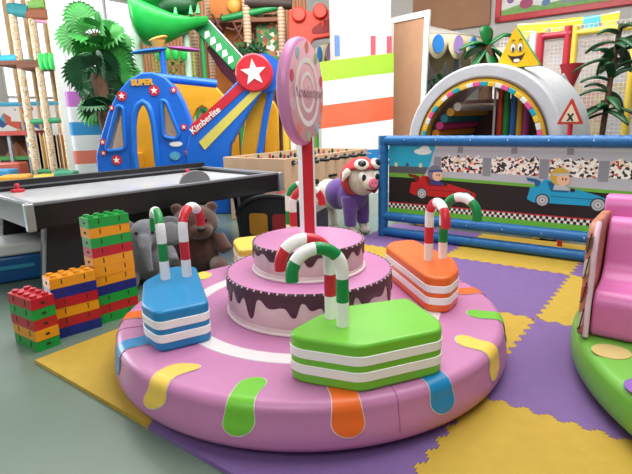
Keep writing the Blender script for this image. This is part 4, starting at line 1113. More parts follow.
# warning sign
s0, z0 = on_d(571, 113, 4.80)
ws = thing('warning_sign', 'small red triangle warning sign with a black cross on a red post', 'sign', W(s0, 4.80, 0), GRID)
m = MB(); m.cyl((0, 0.012, 0), (0, 0.012, z0 - 0.09), 0.022, n=12); lab(m.build('post', RED, ws), 'red post')
T = [(-0.105, z0 - 0.095), (0.105, z0 - 0.095), (0, z0 + 0.13)]
m = MB(); m.panel(rounded(T, 0.02, 3), -0.012, 0.012); lab(m.build('board', M('sign_red', '#c63a2c', 0.4, vary=0), ws, smooth=30), 'red bordered board')
m = MB(); m.panel(rounded([(a * 0.68, z0 - 0.018 + (c - z0 + 0.018) * 0.68 - 0.004) for a, c in T], 0.012, 3), -0.0145, -0.01); fcm = m.build('face', M('sign_cream', '#e9d3b4', 0.5, vary=0), ws, smooth=0)
m = MB()
for sg in (-1, 1):
    t = Matrix.Translation((0, -0.0155, z0 - 0.035)) @ Matrix.Rotation(sg * 0.6, 4, 'Y'); m.box((0, 0, 0), (0.014, 0.002, 0.075), mtx=t)
lab(m.build('cross', BLACK, fcm, smooth=0), 'black cross')

# ------------------------------------------------------------------ things behind on the right
def plant_palm(name, label, loc, trunk_h, lean, n, ln, droop, seed, fan, leafm, trunk_m, rz=0, group=None, tr=0.06, wid=0.1, dirs=None, spread=0.45):
    random.seed(seed)
    o = thing(name, label, 'palm', loc, rz, group)
    m = MB(); k = 14; pts = []; rr = []
    for i in range(k + 1):
        u = i / k; pts.append((lean[0] * u * u, lean[1] * u * u, trunk_h * u)); rr += [tr * (1.15 - 0.35 * u) * (1.0 + 0.10 * (i % 2))]
    m.tube(pts, rr, 12); m.build('trunk', trunk_m, o, smooth=60)
    top = Vector(pts[-1])
    for q in range(len(dirs) if dirs else n):
        az = 2 * PI * q / max(n, 1) + random.uniform(-0.25, 0.25); el = random.uniform(-0.25, 1.0)
        d = Vector((math.cos(az) * math.cos(el), math.sin(az) * math.cos(el), math.sin(el)))
        L = ln * random.uniform(0.8, 1.15)
        if dirs: d = Vector(dirs[q][:3]).normalized(); L = dirs[q][3]
        m = MB()
        if fan:
            u_ = 1 - random.uniform(0, spread); base = Vector((lean[0] * u_ * u_, lean[1] * u_ * u_, trunk_h * u_))
            mid = base + d * L * 0.55
            m.tube([base, base + d * L * 0.3 + Vector((0, 0, 0.02)), mid], [0.012, 0.010, 0.008], 6)
            side = d.cross(Vector((random.gauss(0, 0.5), random.choice([-1, 1]), random.gauss(0, 0.45)))).normalized(); nrm = side.cross(d).normalized()
            nb = 15
            for b in range(nb):
                a = (b / (nb - 1) - 0.5) * 3.6
                dd = (d * math.cos(a) + side * math.sin(a)).normalized()
                tip = mid + dd * L * 0.62 * (1 - 0.10 * abs(a) / 1.8) - Vector((0, 0, droop * L * 0.25))
                w2 = dd.cross(nrm).normalized() * L * 0.075
                c1 = mid + dd * L * 0.44 + nrm * 0.012
                m.add([mid, c1 - w2, tip, c1 + w2, c1 + nrm * L * 0.02], [(0, 1, 4), (0, 4, 3), (1, 2, 4), (4, 2, 3)])
        else:
            side = d.cross(Vector((0, 0, 1))).normalized(); K = 8; vs = []
            u_ = 1.0 if dirs else 1 - random.uniform(0, spread); base0 = Vector((lean[0] * u_ * u_, lean[1] * u_ * u_, trunk_h * u_))
            for i in range(K + 1):
                u = i / K; p = base0 + d * L * u - Vector((0, 0, droop * L * u * u)); w = wid * math.sin(PI * min(0.98, 0.06 + u * 0.94)) ** 0.7
                vs += [p - side * w, p + Vector((0, 0, 0.25 * w)), p + side * w]
            fs = []
            for i in range(K):
                for b in range(2): fs.append((i * 3 + b, i * 3 + b + 1, (i + 1) * 3 + b + 1, (i + 1) * 3 + b))
            m.add(vs, fs)
        lf = m.build('leaf', leafm, o, smooth=0 if fan else 60)
        if not fan:
            sl = lf.modifiers.new('solid', 'SOLIDIFY'); sl.thickness = 0.02
    return o
LEAF1 = M('palm_green', '#348a3a', 0.45, vary=0.35, vscale=4)
LEAF2 = M('palm_dark_green', '#1a4f2c', 0.45, vary=0.35, vscale=4)
FOAMG = M('palm_foam_green', '#12672f', 0.4, vary=0.1)
BARK = M('palm_bark', '#5a3f2e', 0.9, vary=0.35, vscale=14, bump=0.6, bscale=25)
p = at(484, 120, 7.0)
plant_palm('toy_palm', 'small green palm with broad leaves behind the arch tunnel', (p.x, p.y, FLOOR_Z), at(486, 46, 7.0).z - FLOOR_Z, (0.0, 0), 0, 0.5, 0.5, 5, False, FOAMG, BARK, tr=0.10, wid=0.115, dirs=[(-0.05, 0.1, 1.0, 0.52), (0.75, 0.1, 0.75, 0.56), (-0.8, -0.2, 0.35, 0.46), (-0.6, -0.1, -0.55, 0.55), (0.25, -0.4, -0.75, 0.46), (0.8, -0.2, -0.3, 0.36), (0.1, 0.9, 0.3, 0.4), (-0.5, 0.8, 0.2, 0.4)])

p = at(119, 120, 8.3)
plant_palm('fan_palm', 'tall fan palm with dense green leaves behind the blue play house', (p.x, p.y, FLOOR_Z), 2.60, (-0.22, 0), 46, 0.50, 0.4, 3, True, LEAF1, BARK, tr=0.09)
p = at(110, 120, 7.8)
plant_palm('fan_palm', 'lower dark fan palm left of the tall one, near the padded pillar', (p.x, p.y, FLOOR_Z), 1.95, (-0.10, 0), 24, 0.42, 0.5, 8, True, LEAF2, BARK, tr=0.12)
p = at(604, 100, 5.9)
plant_palm('leafy_plant', 'dark leafy plant at the right in front of the net', (p.x, p.y, FLOOR_Z), 2.15, (0.1, 0), 34, 0.38, 0.5, 21, False, LEAF2, BARK, tr=0.03, wid=0.055)

# picture in a red frame, high on the back wall
s0, z0 = on_d(495, 23, WALL_D - 0.05)
pic = thing('framed_picture', 'large cartoon landscape picture in a red frame high on the back wall', 'picture', W(s0, WALL_D - 0.06, 0), GRID)
PWW, PHH = 3.6, 1.4
m = MB()
fwid = 0.12
m.box((PWW / 2, 0, z0 + fwid / 2), (PWW, 0.07, fwid)); m.box((PWW / 2, 0, z0 + PHH), (PWW, 0.07, fwid)); m.box((fwid / 2, 0, z0 + PHH / 2), (fwid, 0.07, PHH)); m.box((PWW - fwid / 2, 0, z0 + PHH / 2), (fwid, 0.07, PHH))
m.build('frame', RED, pic, bevel=0.01)
m = MB(); m.box((PWW / 2, 0.02, z0 + PHH / 2), (PWW - 0.1, 0.02, PHH - 0.1)); art = m.build('picture_print', M('art_white', '#f0f0ee', 0.6, vary=0.02), pic, smooth=0)
def art_poly(nm, poly, h, y=0.008):
    m = MB(); m.panel([(a, z0 + c) for a, c in poly], y - 0.001, 0.02); m.build(nm, M('art_' + h[1:], h, 0.6, vary=0.12, vscale=8), art, smooth=0)
art_poly('meadow_print', [(0.12, 0.12), (3.48, 0.12), (3.48, 0.26), (2.8, 0.30), (2.2, 0.22), (1.6, 0.30), (0.9, 0.22), (0.5, 0.30), (0.12, 0.22)], '#86b86a')
art_poly('volcano_print', [(1.25, 0.20), (2.45, 0.20), (2.2, 0.45), (2.1, 0.8), (1.65, 0.8), (1.5, 0.45)], '#9aa0ac', 0.006)
for cx, cz, r_, h in ((0.42, 0.62, 0.13, '#e2785a'), (0.75, 0.75, 0.10, '#7ec6dc'), (0.62, 0.30, 0.13, '#b5507a'), (0.30, 0.40, 0.07, '#9a6ab0'), (1.05, 0.55, 0.12, '#7fc2df'), (1.0, 0.26, 0.08, '#6a8fc0'), (2.75, 0.42, 0.18, '#e0a83a'), (3.15, 0.5, 0.16, '#d85a4a'), (2.6, 0.75, 0.16, '#6fb35a')):
    art_poly('shape_print', circle(cx, cz, r_, r_ * 0.8, 18), h, 0.004)

# brown boards
s0, z0 = on_d(413, 39, WALL_D - 0.05); s1, z1 = on_d(490, 20, WALL_D - 0.05)
bb = MB(); bb.box((0, 0, 0), (s1 - s0, 0.06, 1.6)); bo = bb.build('wall_board', M('brown_board', '#a97c5f', 0.7, vary=0.06, vscale=3), loc=W((s0 + s1) / 2, WALL_D - 0.05, (z0 + z1) / 2 + 0.8), rz=GRID, smooth=0)
tag(bo, 'plain brown board high on the back wall beside the red picture frame', 'board')
DB = 7.78
s0, zt = on_d(391, 18, DB); s1, _ = on_d(428, 18, DB)
lb = thing('display_board', 'tall brown display board with white frame leaning beside the striped pillar', 'board', W((s0 + s1) / 2, DB, FLOOR_Z), GRID)
bw = s1 - s0; bh = zt - FLOOR_Z
sh = -0.06
m = MB(); m.panel([(-bw / 2 + sh, 0.0), (bw / 2 + sh, 0.0), (bw / 2, bh), (-bw / 2, bh)], 0, 0.03); m.build('panel', M('cork_brown', '#b58a6c', 0.75, vary=0.06, vscale=4), lb, smooth=0)
m = MB()
m.panel([(bw / 2 - 0.07 + sh, 0.0), (bw / 2 + sh, 0.0), (bw / 2 + 0.03, bh), (bw / 2 - 0.05, bh)], -0.02, 0.035); m.panel([(-bw / 2, bh - 0.09), (bw / 2 + 0.03, bh - 0.06), (bw / 2 + 0.03, bh + 0.03), (-bw / 2, bh)], -0.021, 0.036); m.panel([(-bw / 2 + sh, 0), (-bw / 2 + sh + 0.06, 0), (-bw / 2 + 0.06, bh), (-bw / 2, bh)], -0.02, 0.035)
lab(m.build('frame', M('frame_white', '#f0f0f0', 0.5, vary=0), lb, smooth=0), 'white frame')

# round kiosk with scalloped awning
kc = Vector((1.76, 10.6)); KR = 1.69
ki = thing('kiosk', 'round kiosk with cream scalloped awning and coloured ovals behind the striped pillar', 'kiosk', (kc.x, kc.y, FLOOR_Z))
AWN = M('awning_cream', '#ffeec4', 0.6, vary=0.05); AWD = M('awning_tan', '#8d6c58', 0.8, vary=0.05)
zk0 = at(400, 36, 8.95).z - FLOOR_Z
m = MB(); NS = 26; per = 14
vs = []; fs = []; ms = []
for i in range(NS * per + 1):
    th = 2 * PI * i / (NS * per); u = (i % per) / per
    sc_ = abs(math.sin(PI * (i / per)))
    zl_ = zk0 - 0.10 - 0.28 * sc_ ** 0.55
    vs += [(KR * math.cos(th), KR * math.sin(th), zk0 + 0.03), (KR * math.cos(th), KR * math.sin(th), zk0 - 0.09), (KR * math.cos(th), KR * math.sin(th), zl_)]
for i in range(NS * per):
    for k in range(2): fs.append((i * 3 + k, i * 3 + k + 1, (i + 1) * 3 + k + 1, (i + 1) * 3 + k))
m.add(vs, fs, 0)
va = m.build('valance', AWN, ki, smooth=60); sl = va.modifiers.new('solid', 'SOLIDIFY'); sl.thickness = 0.02
m = MB(); m.lathe([(0, zk0 + 0.5), (KR * 0.5, zk0 + 0.30), (KR + 0.01, zk0 + 0.03), (KR - 0.02, zk0 + 0.01), (0, zk0 + 0.25)], 72); lab(m.build('awning_roof', M('roof_pale', '#dcd6cf', 0.7), ki, smooth=40), 'pale awning roof')
for k in range(NS):
    th = 2 * PI * (k + 0.5) / NS
    t = Matrix.Translation((KR * math.cos(th) * 1.012, KR * math.sin(th) * 1.012, zk0 - 0.14)) @ Matrix.Rotation(th + PI / 2, 4, 'Z')
    m = MB(); m.panel(circle(0, 0, 0.105, 0.15, 24), -0.01, 0.012, mtx=t); lab(m.build('oval', [M('oval_blue', '#3a92ec', 0.4), M('oval_purple', '#b89be0', 0.4)][k % 2], ki), ['blue oval', 'purple oval'][k % 2])
for th in (-0.75, 0.9, 2.4, 3.9):
    m = MB(); m.cyl((1.3 * math.cos(th), 1.3 * math.sin(th), 0), (1.3 * math.cos(th), 1.3 * math.sin(th), zk0 + 0.05), 0.05, n=14); m.build('post', M('post_grey', '#8b95a8', 0.4, 0.3), ki)
m = MB(); m.lathe([(0, 0), (0.95, 0), (0.95, 1.0), (1.02, 1.02), (1.02, 1.06), (0, 1.06)], 40); lab(m.build('counter', M('counter_tan', '#b58f70', 0.6), ki), 'round tan counter')

def bush(name, label, loc, rad, n, seed, mat):
    random.seed(seed)
    o = thing(name, label, 'plant', loc)
    m = MB()
    for k in range(n):
        d = Vector((random.gauss(0, 1), random.gauss(0, 1), random.gauss(0, 1))).normalized() * random.uniform(0.45, 1.0)
        c = Vector((d.x * rad[0], d.y * rad[1], rad[2] + d.z * rad[2])); t = Vector((random.gauss(0, 1), random.gauss(0, 1), random.gauss(0, .6))).normalized(); s_ = t.orthogonal().normalized(); L = random.uniform(0.08, 0.16)
        m.add([c, c + t * L * 0.5 + s_ * L * 0.28, c + t * L, c + t * L * 0.5 - s_ * L * 0.28], [(0, 1, 2, 3)])
    m.build('foliage', mat, o, smooth=0)
    m = MB(); m.cyl((0, 0, 0), (0, 0, rad[2]), 0.05, 0.03, 8); m.build('stem', BARK, o)
p = at(442, 90, 9.0)
bush('shrub', 'dark green shrub under the kiosk awning beside the display board', (p.x, p.y, FLOOR_Z), (0.42, 0.35, 1.0), 700, 2, LEAF2)

# climbing frame with nets at the right
ND = 7.55
sA, zA = on_d(541, 37, ND); sB, zB = on_d(571, 36, ND); sC, zC = on_d(608, 36, ND)
nf = thing('net_climbing_frame', 'climbing frame with white nets and red and yellow padded bars at the right', 'climbing frame', W(sA, ND, FLOOR_Z), GRID)
RB = M('red_bar', '#b52a3c', 0.4, vary=0.05); YB = M('yellow_bar', '#dcc04a', 0.4, vary=0.05)
H = zA - FLOOR_Z
xs = [0.0, sB - sA, sC - sA + 0.3, sC - sA + 1.3]
m = MB(); m.cyl((0, 0, 0), (0, 0, H + 0.05), 0.05, n=14); lab(m.build('post', RB, nf), 'red padded post')
m = MB(); m.cyl((-0.10, 0.02, 0), (-0.10, 0.02, H + 0.08), 0.04, n=14); lab(m.build('post', WHITE, nf), 'white post')
m = MB(); m.cyl((xs[1] - 0.035, 0, 0), (xs[1] - 0.035, 0, H + 0.1), 0.045, n=14); lab(m.build('post', RB, nf), 'red padded post')
m = MB(); m.cyl((xs[1] + 0.05, 0, 0), (xs[1] + 0.05, 0, H + 0.08), 0.04, n=14); lab(m.build('post', YB, nf), 'yellow padded post')
m = MB(); m.cyl((xs[2], 0, 0), (xs[2], 0, H + 0.1), 0.045, n=14); lab(m.build('post', YB, nf), 'yellow padded post')
m = MB(); m.cyl((xs[3], 0, 0), (xs[3], 0, H + 0.1), 0.045, n=14); lab(m.build('post', RB, nf), 'red padded post')
m = MB(); m.cyl((0, 0, H), (xs[1], 0, H), 0.045, n=14); lab(m.build('top_bar', RB, nf), 'red top bar')
m = MB(); m.cyl((xs[1] + 0.05, 0, H), (xs[3], 0, H), 0.04, n=14); lab(m.build('top_bar', YB, nf), 'yellow top bar')
for (a, b2, zz) in ((-0.55, -0.12, H + 0.10), (0.02, xs[1], H + 0.10), (xs[1], xs[2], H + 0.10), (xs[2], xs[3], H + 0.10)):
    m = MB(); st = 0.05
    k = int((b2 - a) / st)
    for q in range(k + 1): m.tube([(a + st * q, 0.03, 0.1), (a + st * q, 0.03, zz)], 0.0042, 4)
    k = int(zz / st)
    for q in range(2, k + 1): m.tube([(a, 0.03, st * q), (b2, 0.03, st * q)], 0.0042, 4)
    lab(m.build('net', M('net_white', '#d9d4d0', 0.8, vary=0), nf, smooth=0), 'white net')
m = MB(); m.box((0.9, 0.65, H / 2), (3.6, 0.05, H)); lab(m.build('back_panel', M_ramp('back_mosaic', 'voronoi', 5.0, [(0, '#cfc6c4'), (0.4, '#d9a9a4'), (0.55, '#c9ccd6'), (0.8, '#d8c79a')], 0.7), nf, smooth=0), 'pale panel behind the net')
# bunting under the picture
D_ = 7.85
s0, z0 = on_d(518, 25, D_); s1, z1 = on_d(620, 12, D_)
bt = thing('bunting', 'yellow and turquoise bunting hanging under the red picture frame', 'bunting', W(s0, D_, 0), GRID)
m = MB(); m.tube([(0, 0, z0), ((s1 - s0) / 2, 0, (z0 + z1) / 2 - 0.04), (s1 - s0, 0, z1)], 0.012, 6); m.build('cord', WHITE, bt)
n = 6; L = (s1 - s0)
for k in range(n):
    xa, xb = L * k / n, L * (k + 1) / n; za = z0 + (z1 - z0) * k / n; zb_ = z0 + (z1 - z0) * (k + 1) / n
    m = MB(); m.panel([(xa, za), (xb, zb_), (xb, zb_ - 0.08), ((xa + xb) / 2, (za + zb_) / 2 - 0.25), (xa, za - 0.08)], -0.01, 0.01); lab(m.build('flag', M('flag_teal', '#4fb5c4', 0.6) if k == 4 else M('flag_yellow', '#ecc92e', 0.6, vary=0.03), bt, smooth=0), 'turquoise flag' if k == 4 else 'yellow flag')
# red cone lamp with ribbons
p = at(571, 75, 6.4)
cone = thing('ribbon_lantern', 'red cone lantern with grey ribbons standing in front of the net', 'lantern', (p.x, p.y, FLOOR_Z))
zz = at(571, 64, 6.4).z - FLOOR_Z
m = MB(); m.lathe([(0.03, zz - 0.30), (0.14, zz), (0.10, zz), (0.0, zz - 0.05)], 24); lab(m.build('cone', M('cone_red', '#b5303a', 0.5), cone), 'red cone')
m = MB(); m.cyl((0, 0, 0), (0, 0, zz - 0.2), 0.03, n=10); m.build('pole', M('post_grey'), cone)
for k in range(7):
    x = -0.06 - 0.03 * k
    m = MB(); m.tube([(-0.03, 0, zz - 0.05), (x * 0.7, -0.03, zz - 0.2), (x, -0.02, zz - 0.55 - 0.04 * (k % 3))], [0.012, 0.02, 0.006], 6); lab(m.build('ribbon', M('ribbon_grey', '#9aa3b0', 0.6), cone), 'grey ribbon')

# ------------------------------------------------------------------ climbing tower and play houses behind, middle
def pw(px, py, Y): return at(px, py, Y)
GVINE = M('beam_green', '#1f8a4a', 0.4, vary=0.1)
WOODP = M_ramp('post_pattern', 'wave', 5.0, [(0, '#d8c4a4'), (0.35, '#b98a5e'), (0.6, '#e6d9cc'), (0.85, '#a66a4a')], 0.5, False, 2.0)
WOODO = M('orange_board', '#c8742c', 0.55, vary=0.22, vscale=3)
JUNG = M_ramp('jungle_print', 'voronoi', 15.0, [(0, '#2c6a38'), (0.3, '#dcdcd8'), (0.42, '#b56a34'), (0.58, '#5a8a4a'), (0.75, '#e0c9b8'), (0.9, '#8a4430')], 0.6)
TY = 9.8
tw0 = pw(245, 120, TY)
tw = thing('climbing_tower', 'tall jungle climbing tower with orange boards, wood-look posts and green beams behind the crane arm', 'climbing tower', (tw0.x, TY, FLOOR_Z))
L3 = lambda px, py, Y=TY: (pw(px, py, Y).x - tw0.x, Y - TY, pw(px, py, Y).z - FLOOR_Z)
for px, dy, r_ in ((196, 0.0, 0.06), (205, 0.7, 0.06), (249, 0.0, 0.075), (255, 0.6, 0.06), (283, 0.0, 0.07), (222, 1.1, 0.06)):
    x = L3(px, 60)[0]; m = MB(); m.cyl((x, dy, 0), (x, dy, 4.3), r_, n=14); lab(m.build('post', WOODP, tw), 'wood patterned post')
for (a, b_, r_) in (((222, 19), (284, 6), 0.06), ((196, 110), (284, 112), 0.06)):
    m = MB(); m.tube([L3(*a), L3(*b_)], r_, 12); lab(m.build('beam', GVINE, tw), 'green beam')
m = MB(); m.tube([L3(245, 2), L3(292, 4)], 0.10, 12); lab(m.build('beam', M('beam_dark', '#3a2b28', 0.6), tw), 'dark top beam')
for (x0_, y0_, x1_, y1_, dy) in ((208, -12, 248, 16, 0.25), (251, -12, 281, 8, 0.25), (222, 24, 247, 62, 0.55), (196, 60, 240, 96, 1.0), (206, 30, 222, 60, 1.0)):
    a = L3(x0_, y1_); b_ = L3(x1_, y0_)
    m = MB(); m.box(((a[0] + b_[0]) / 2, dy, (a[2] + b_[2]) / 2), (b_[0] - a[0], 0.05, b_[2] - a[2])); lab(m.build('board', WOODO, tw, bevel=0.01), 'orange board')
a = L3(257, 60); b_ = L3(282, 12)
m = MB(); m.box(((a[0] + b_[0]) / 2, 0.2, (a[2] + b_[2]) / 2), (b_[0] - a[0], 0.05, b_[2] - a[2])); lab(m.build('printed_board', JUNG, tw, smooth=0), 'board printed with jungle animals')
a = L3(230, 15)
m = MB(); m.ell((a[0] + 0.06, 0.2, a[2] + 0.2), (0.14, 0.06, 0.14)); lab(m.build('round_knob', M('knob_amber', '#d99a3a', 0.4), tw), 'round amber knob')
a = L3(194, 110); b_ = L3(286, 110)
for zz_ in (a[2], L3(240, 20)[2]):
    m = MB(); m.box(((a[0] + b_[0]) / 2, 0.6, zz_), (b_[0] - a[0], 1.2, 0.07)); lab(m.build('deck', M('deck_brown', '#7a4a34', 0.7, vary=0.15), tw), 'brown deck')
PLANK = M_ramp('plank_print', 'wavex', 2.2, [(0, '#7a4a30'), (0.08, '#c98f5e'), (0.45, '#b8713c'), (0.7, '#d9b08a'), (0.95, '#a5603a')], 0.6, False, 1.5)
a = L3(150, 150, TY + 1.5); b_ = L3(306, -12, TY + 1.5)
m = MB(); m.box(((a[0] + b_[0]) / 2, 1.5, (b_[2]) / 2), (b_[0] - a[0], 0.06, b_[2])); lab(m.build('plank_wall', PLANK, tw, smooth=0), 'wall of printed planks')
for px, py, qx, qy in ((232, 20, 243, 40), (243, 22, 232, 42), (212, 14, 222, 30), (222, 14, 212, 32), (226, 28, 240, 26)):
    m = MB(); m.tube([L3(px, py), L3((px + qx) / 2 + 1, (py + qy) / 2 + 3), L3(qx, qy)], 0.022, 8); lab(m.build('rope', M('rope_brown', '#6a3f34', 0.8, vary=0.1), tw), 'brown rope')
a = L3(286, 62); 
# sloping green chute with white cut-outs
g0, g1 = pw(199, 24, 9.2), pw(238, 66, 9.2)
sl_ = thing('green_chute', 'sloping green chute with pale cut-outs running down toward the star disc', 'slide', (g0.x, 9.2, FLOOR_Z))
p0 = Vector((0, 0, g0.z - FLOOR_Z)); p1 = Vector((g1.x - g0.x, 0, g1.z - FLOOR_Z))
m = MB(); d = (p1 - p0).normalized(); nrm = Vector((-d.z, 0, d.x))
m.panel([((p0 - nrm * .12).x, (p0 - nrm * .12).z), ((p1 - nrm * .12).x, (p1 - nrm * .12).z), ((p1 + nrm * .14).x, (p1 + nrm * .14).z), ((p0 + nrm * .14).x, (p0 + nrm * .14).z)], -0.05, 0.05); m.build('side_board', GVINE, sl_, bevel=0.015)
for k in range(5):
    q = p0 + (p1 - p0) * (0.22 + 0.15 * k)
    m = MB(); m.panel([(q.x - .05, q.z - .10), (q.x + .05, q.z - .05), (q.x + .03, q.z + .04), (q.x - .04, q.z + .02)], -0.056, -0.045); lab(m.build('cut_out', M('cut_white', '#e6e6e4', 0.6), sl_), 'pale cut-out')
m = MB(); m.tube([p0 + nrm * 0.16, p1 + nrm * 0.16], 0.02, 8); m.build('rail', CHROME, sl_)
m = MB(); m.cyl((p1.x, 0.02, 0), (p1.x, 0.02, p1.z), 0.04); m.cyl((0.03, 0.02, 0), (0.03, 0.02, p0.z), 0.04); m.build('support', GVINE, sl_)
c0 = pw(218, 58, 9.0)
ps_ = thing('purple_slide', 'dark purple slide beneath the green chute', 'slide', (c0.x, 9.0, FLOOR_Z))
m = MB(); q0 = pw(208, 40, 9.0); q1 = pw(238, 80, 9.0)
m.tube([(q0.x - c0.x, 0.52, q0.z - FLOOR_Z), ((q0.x + q1.x) / 2 - c0.x, 0.52, (q0.z + q1.z) / 2 - 0.06 - FLOOR_Z), (q1.x - c0.x, 0.52, q1.z - FLOOR_Z), (q1.x - c0.x + 0.3, 0.52, 0.4), (q1.x - c0.x + 0.55, 0.52, 0.14)], 0.16, 14); m.build('chute', M('slide_plum', '#6e3350', 0.4, vary=0.1), ps_, smooth=60)

# green crocodile-mouth tube
HY = 9.0
h0 = pw(160, 60, HY)
gh = thing('green_slide_mouth', 'big green tube slide end shaped like an open toothed mouth above the play house', 'slide', (h0.x, HY, FLOOR_Z))
GG = M('slide_green', '#1fa845', 0.3, vary=0.05); GGD = M('slide_inside', '#0f4a24', 0.5)
secs = [(137, 9, 27), (143, 12, 31), (152, 15, 29), (164, 18, 23), (176, 20.5, 16), (188, 20.5, 10), (200, 19, 6.5), (208, 18, 4)]
m = MB(); n = 20; vs = []; fs = []; ms = []
for px, py, rp in secs:
    c = pw(px, py, HY); r_ = rp * HY / 495.0
    for j in range(n + 1):
        a = PI * 1.0 + PI * j / n if False else (-PI * 1.08 + PI * 1.16 * j / n)
        vs.append((c.x - h0.x, r_ * 0.9 * math.cos(a), c.z - FLOOR_Z + r_ * 0.95 * math.sin(a)))
for i in range(len(secs) - 1):
    for j in range(n): fs.append((i * (n + 1) + j, i * (n + 1) + j + 1, (i + 1) * (n + 1) + j + 1, (i + 1) * (n + 1) + j))
m.add(vs, fs); jaw = m.build('lower_jaw', GG, gh, smooth=60); sm_ = jaw.modifiers.new('solid', 'SOLIDIFY'); sm_.thickness = 0.05
m = MB(); c = pw(154, -4, HY)
m.lathe([(0, -0.36), (0.50, -0.35), (0.56, -0.1), (0.56, 0.25), (0, 0.27)], 32, mtx=Matrix.Translation((c.x - h0.x - 0.10, 0.25, c.z - FLOOR_Z + 0.35)) @ Matrix.Rotation(PI / 2, 4, 'Y')); m.build('head', GG, gh, smooth=60)
m = MB(); c = pw(182, -15, HY); m.tube([(c.x - h0.x - 0.35, 0.1, c.z - FLOOR_Z + .1), (c.x - h0.x + 0.1, 0.1, c.z - FLOOR_Z - 0.02), (c.x - h0.x + 0.45, 0.1, c.z - FLOOR_Z - 0.06)], [0.42, 0.28, 0.12], 16); lab(m.build('upper_jaw', GG, gh, smooth=60), 'upper jaw')
m = MB(); c = pw(178, 9, HY); m.ell((c.x - h0.x, 0.02, c.z - FLOOR_Z + 0.06), (0.34, 0.2, 0.17), 16, 10); lab(m.build('mouth_inside', GGD, gh), 'dark mouth opening')
for px, py in ((178, 13), (193, 13), (200, 12)):
    c = pw(px, py, HY); m = MB(); m.cyl((c.x - h0.x, -0.17, c.z - FLOOR_Z - 0.06), (c.x - h0.x, -0.14, c.z - FLOOR_Z + 0.09), 0.04, 0.01, 10); lab(m.build('tooth', M('tooth_green', '#49c26a', 0.35), gh), 'pale green tooth')
for px in (160, 168, 176, 184):
    c = pw(px, 54, HY); m = MB(); m.ell((c.x - h0.x, -0.05, c.z - FLOOR_Z), (0.065, 0.04, 0.12), 12, 10); m.build('fringe_leaf', GG, gh)
m = MB(); c = pw(136, 60, HY); m.cyl((c.x - h0.x, 0.15, 0), (c.x - h0.x, 0.15, c.z - FLOOR_Z + 0.6), 0.07); c = pw(186, 60, HY); m.cyl((c.x - h0.x, 0.15, 0), (c.x - h0.x, 0.15, c.z - FLOOR_Z + 0.55), 0.06); m.build('support', M('post_pale_green', '#a9c7b0', 0.5), gh)
# lattice under the mouth
c = pw(172, 64, 9.15)
m = MB()
for k in range(9):
    m.box((c.x - h0.x - 0.36 + 0.09 * k, 0.3, c.z - FLOOR_Z - 0.05), (0.014, 0.02, 0.5)); m.box((c.x - h0.x, 0.3, c.z - FLOOR_Z - 0.28 + 0.06 * k), (0.8, 0.02, 0.012))
lab(m.build('lattice', M('lattice_lime', '#b5c95a', 0.6), gh), 'lime lattice')

p = pw(168, 70, 9.42)
bush('shrub', 'dark green shrub behind the lime lattice under the green slide mouth', (p.x, p.y, FLOOR_Z), (0.75, 0.3, 1.15), 900, 31, LEAF1)
# petal spinner
PY_ = 8.0
c = pw(166, 75, PY_)
pt = thing('petal_spinner', 'blue post topped with blue, amber and purple flat petals above the play house', 'play post', (c.x, PY_, FLOOR_Z))
zz = pw(166, 48, PY_).z - FLOOR_Z
m = MB(); m.cyl((0, 0, 0), (-0.03, 0, zz), 0.05, 0.045, 14); m.build('post', CB, pt)
for px, py, rx, ry, tilt, mt, nm in ((149, 51, 0.28, 0.16, 0.10, CB, 'blue petal'), (158, 39, 0.15, 0.12, 0.25, M('petal_amber', '#c79a4a', 0.45), 'amber petal'), (184, 49, 0.26, 0.14, -0.12, M('petal_purple', '#8a3f86', 0.45), 'purple petal')):
    p = pw(px, py, PY_)
    t = Matrix.Translation((p.x - c.x, 0, p.z - FLOOR_Z)) @ Matrix.Rotation(-tilt if False else tilt * -1, 4, 'Y') @ Matrix.Rotation(0.05, 4, 'X')
    m = MB(); m.ell((0, 0, 0), (rx, ry, 0.035), 24, 10, mtx=t); lab(m.build('petal', mt, pt), nm)
m = MB(); p = pw(158, 44, PY_); m.cyl((p.x - c.x, 0, p.z - FLOOR_Z - 0.12), (p.x - c.x, 0, p.z - FLOOR_Z + 0.05), 0.05, 0.12, 14); lab(m.build('stalk', M('petal_amber'), pt), 'amber stalk')

# red hippo gate
RY = 9.2
c = pw(312, 60, RY)
rg = thing('red_gate', 'red play gate shaped like a wide-mouthed animal head beside the striped pillar', 'play gate', (c.x, RY, FLOOR_Z))
rp = lambda px, py: (pw(px, py, RY).x - c.x, pw(px, py, RY).z - FLOOR_Z)
RR = M('gate_red', '#d23a26', 0.4, vary=0.06)
m = MB(); m.panel(rounded([rp(*p) for p in [(289, 62), (289, 10), (304, 11), (316, 14), (333, 10), (340, 14), (340, 36), (313, 40), (306, 62)]], 0.05), -0.1, 0.1); gb = m.build('board', RR, rg, bevel=0.02)
for px, py, r_ in ((299, 16, 0.125), (320, 13, 0.125)):
    x, z = rp(px, py); m = MB(); m.lathe([(0, -0.05), (r_ * 0.8, -0.05), (r_, 0.0), (r_, 0.17), (r_ * 0.8, 0.2), (0, 0.2)], 28, mtx=Matrix.Translation((x, 0.02, z)) @ UPRIGHT); eb = m.build('eye_bump', RR, rg, smooth=50)
m = MB(); m.panel(rounded([rp(*p) for p in [(311, 35), (312, 29), (321, 23), (334, 18), (338, 21), (338, 29), (326, 34)]], 0.06), -0.108, -0.09); lab(m.build('mouth', M('mouth_dark_red', '#7a1512', 0.6), rg), 'dark red mouth')
x, z = rp(323, 24); m = MB(); m.cyl((x, -0.11, z + 0.03), (x, -0.11, z - 0.07), 0.03, 0.012, 10); lab(m.build('tooth', RR, rg), 'small tooth')
x0_, z_ = rp(289, 60); x1_, _ = rp(302, 60)
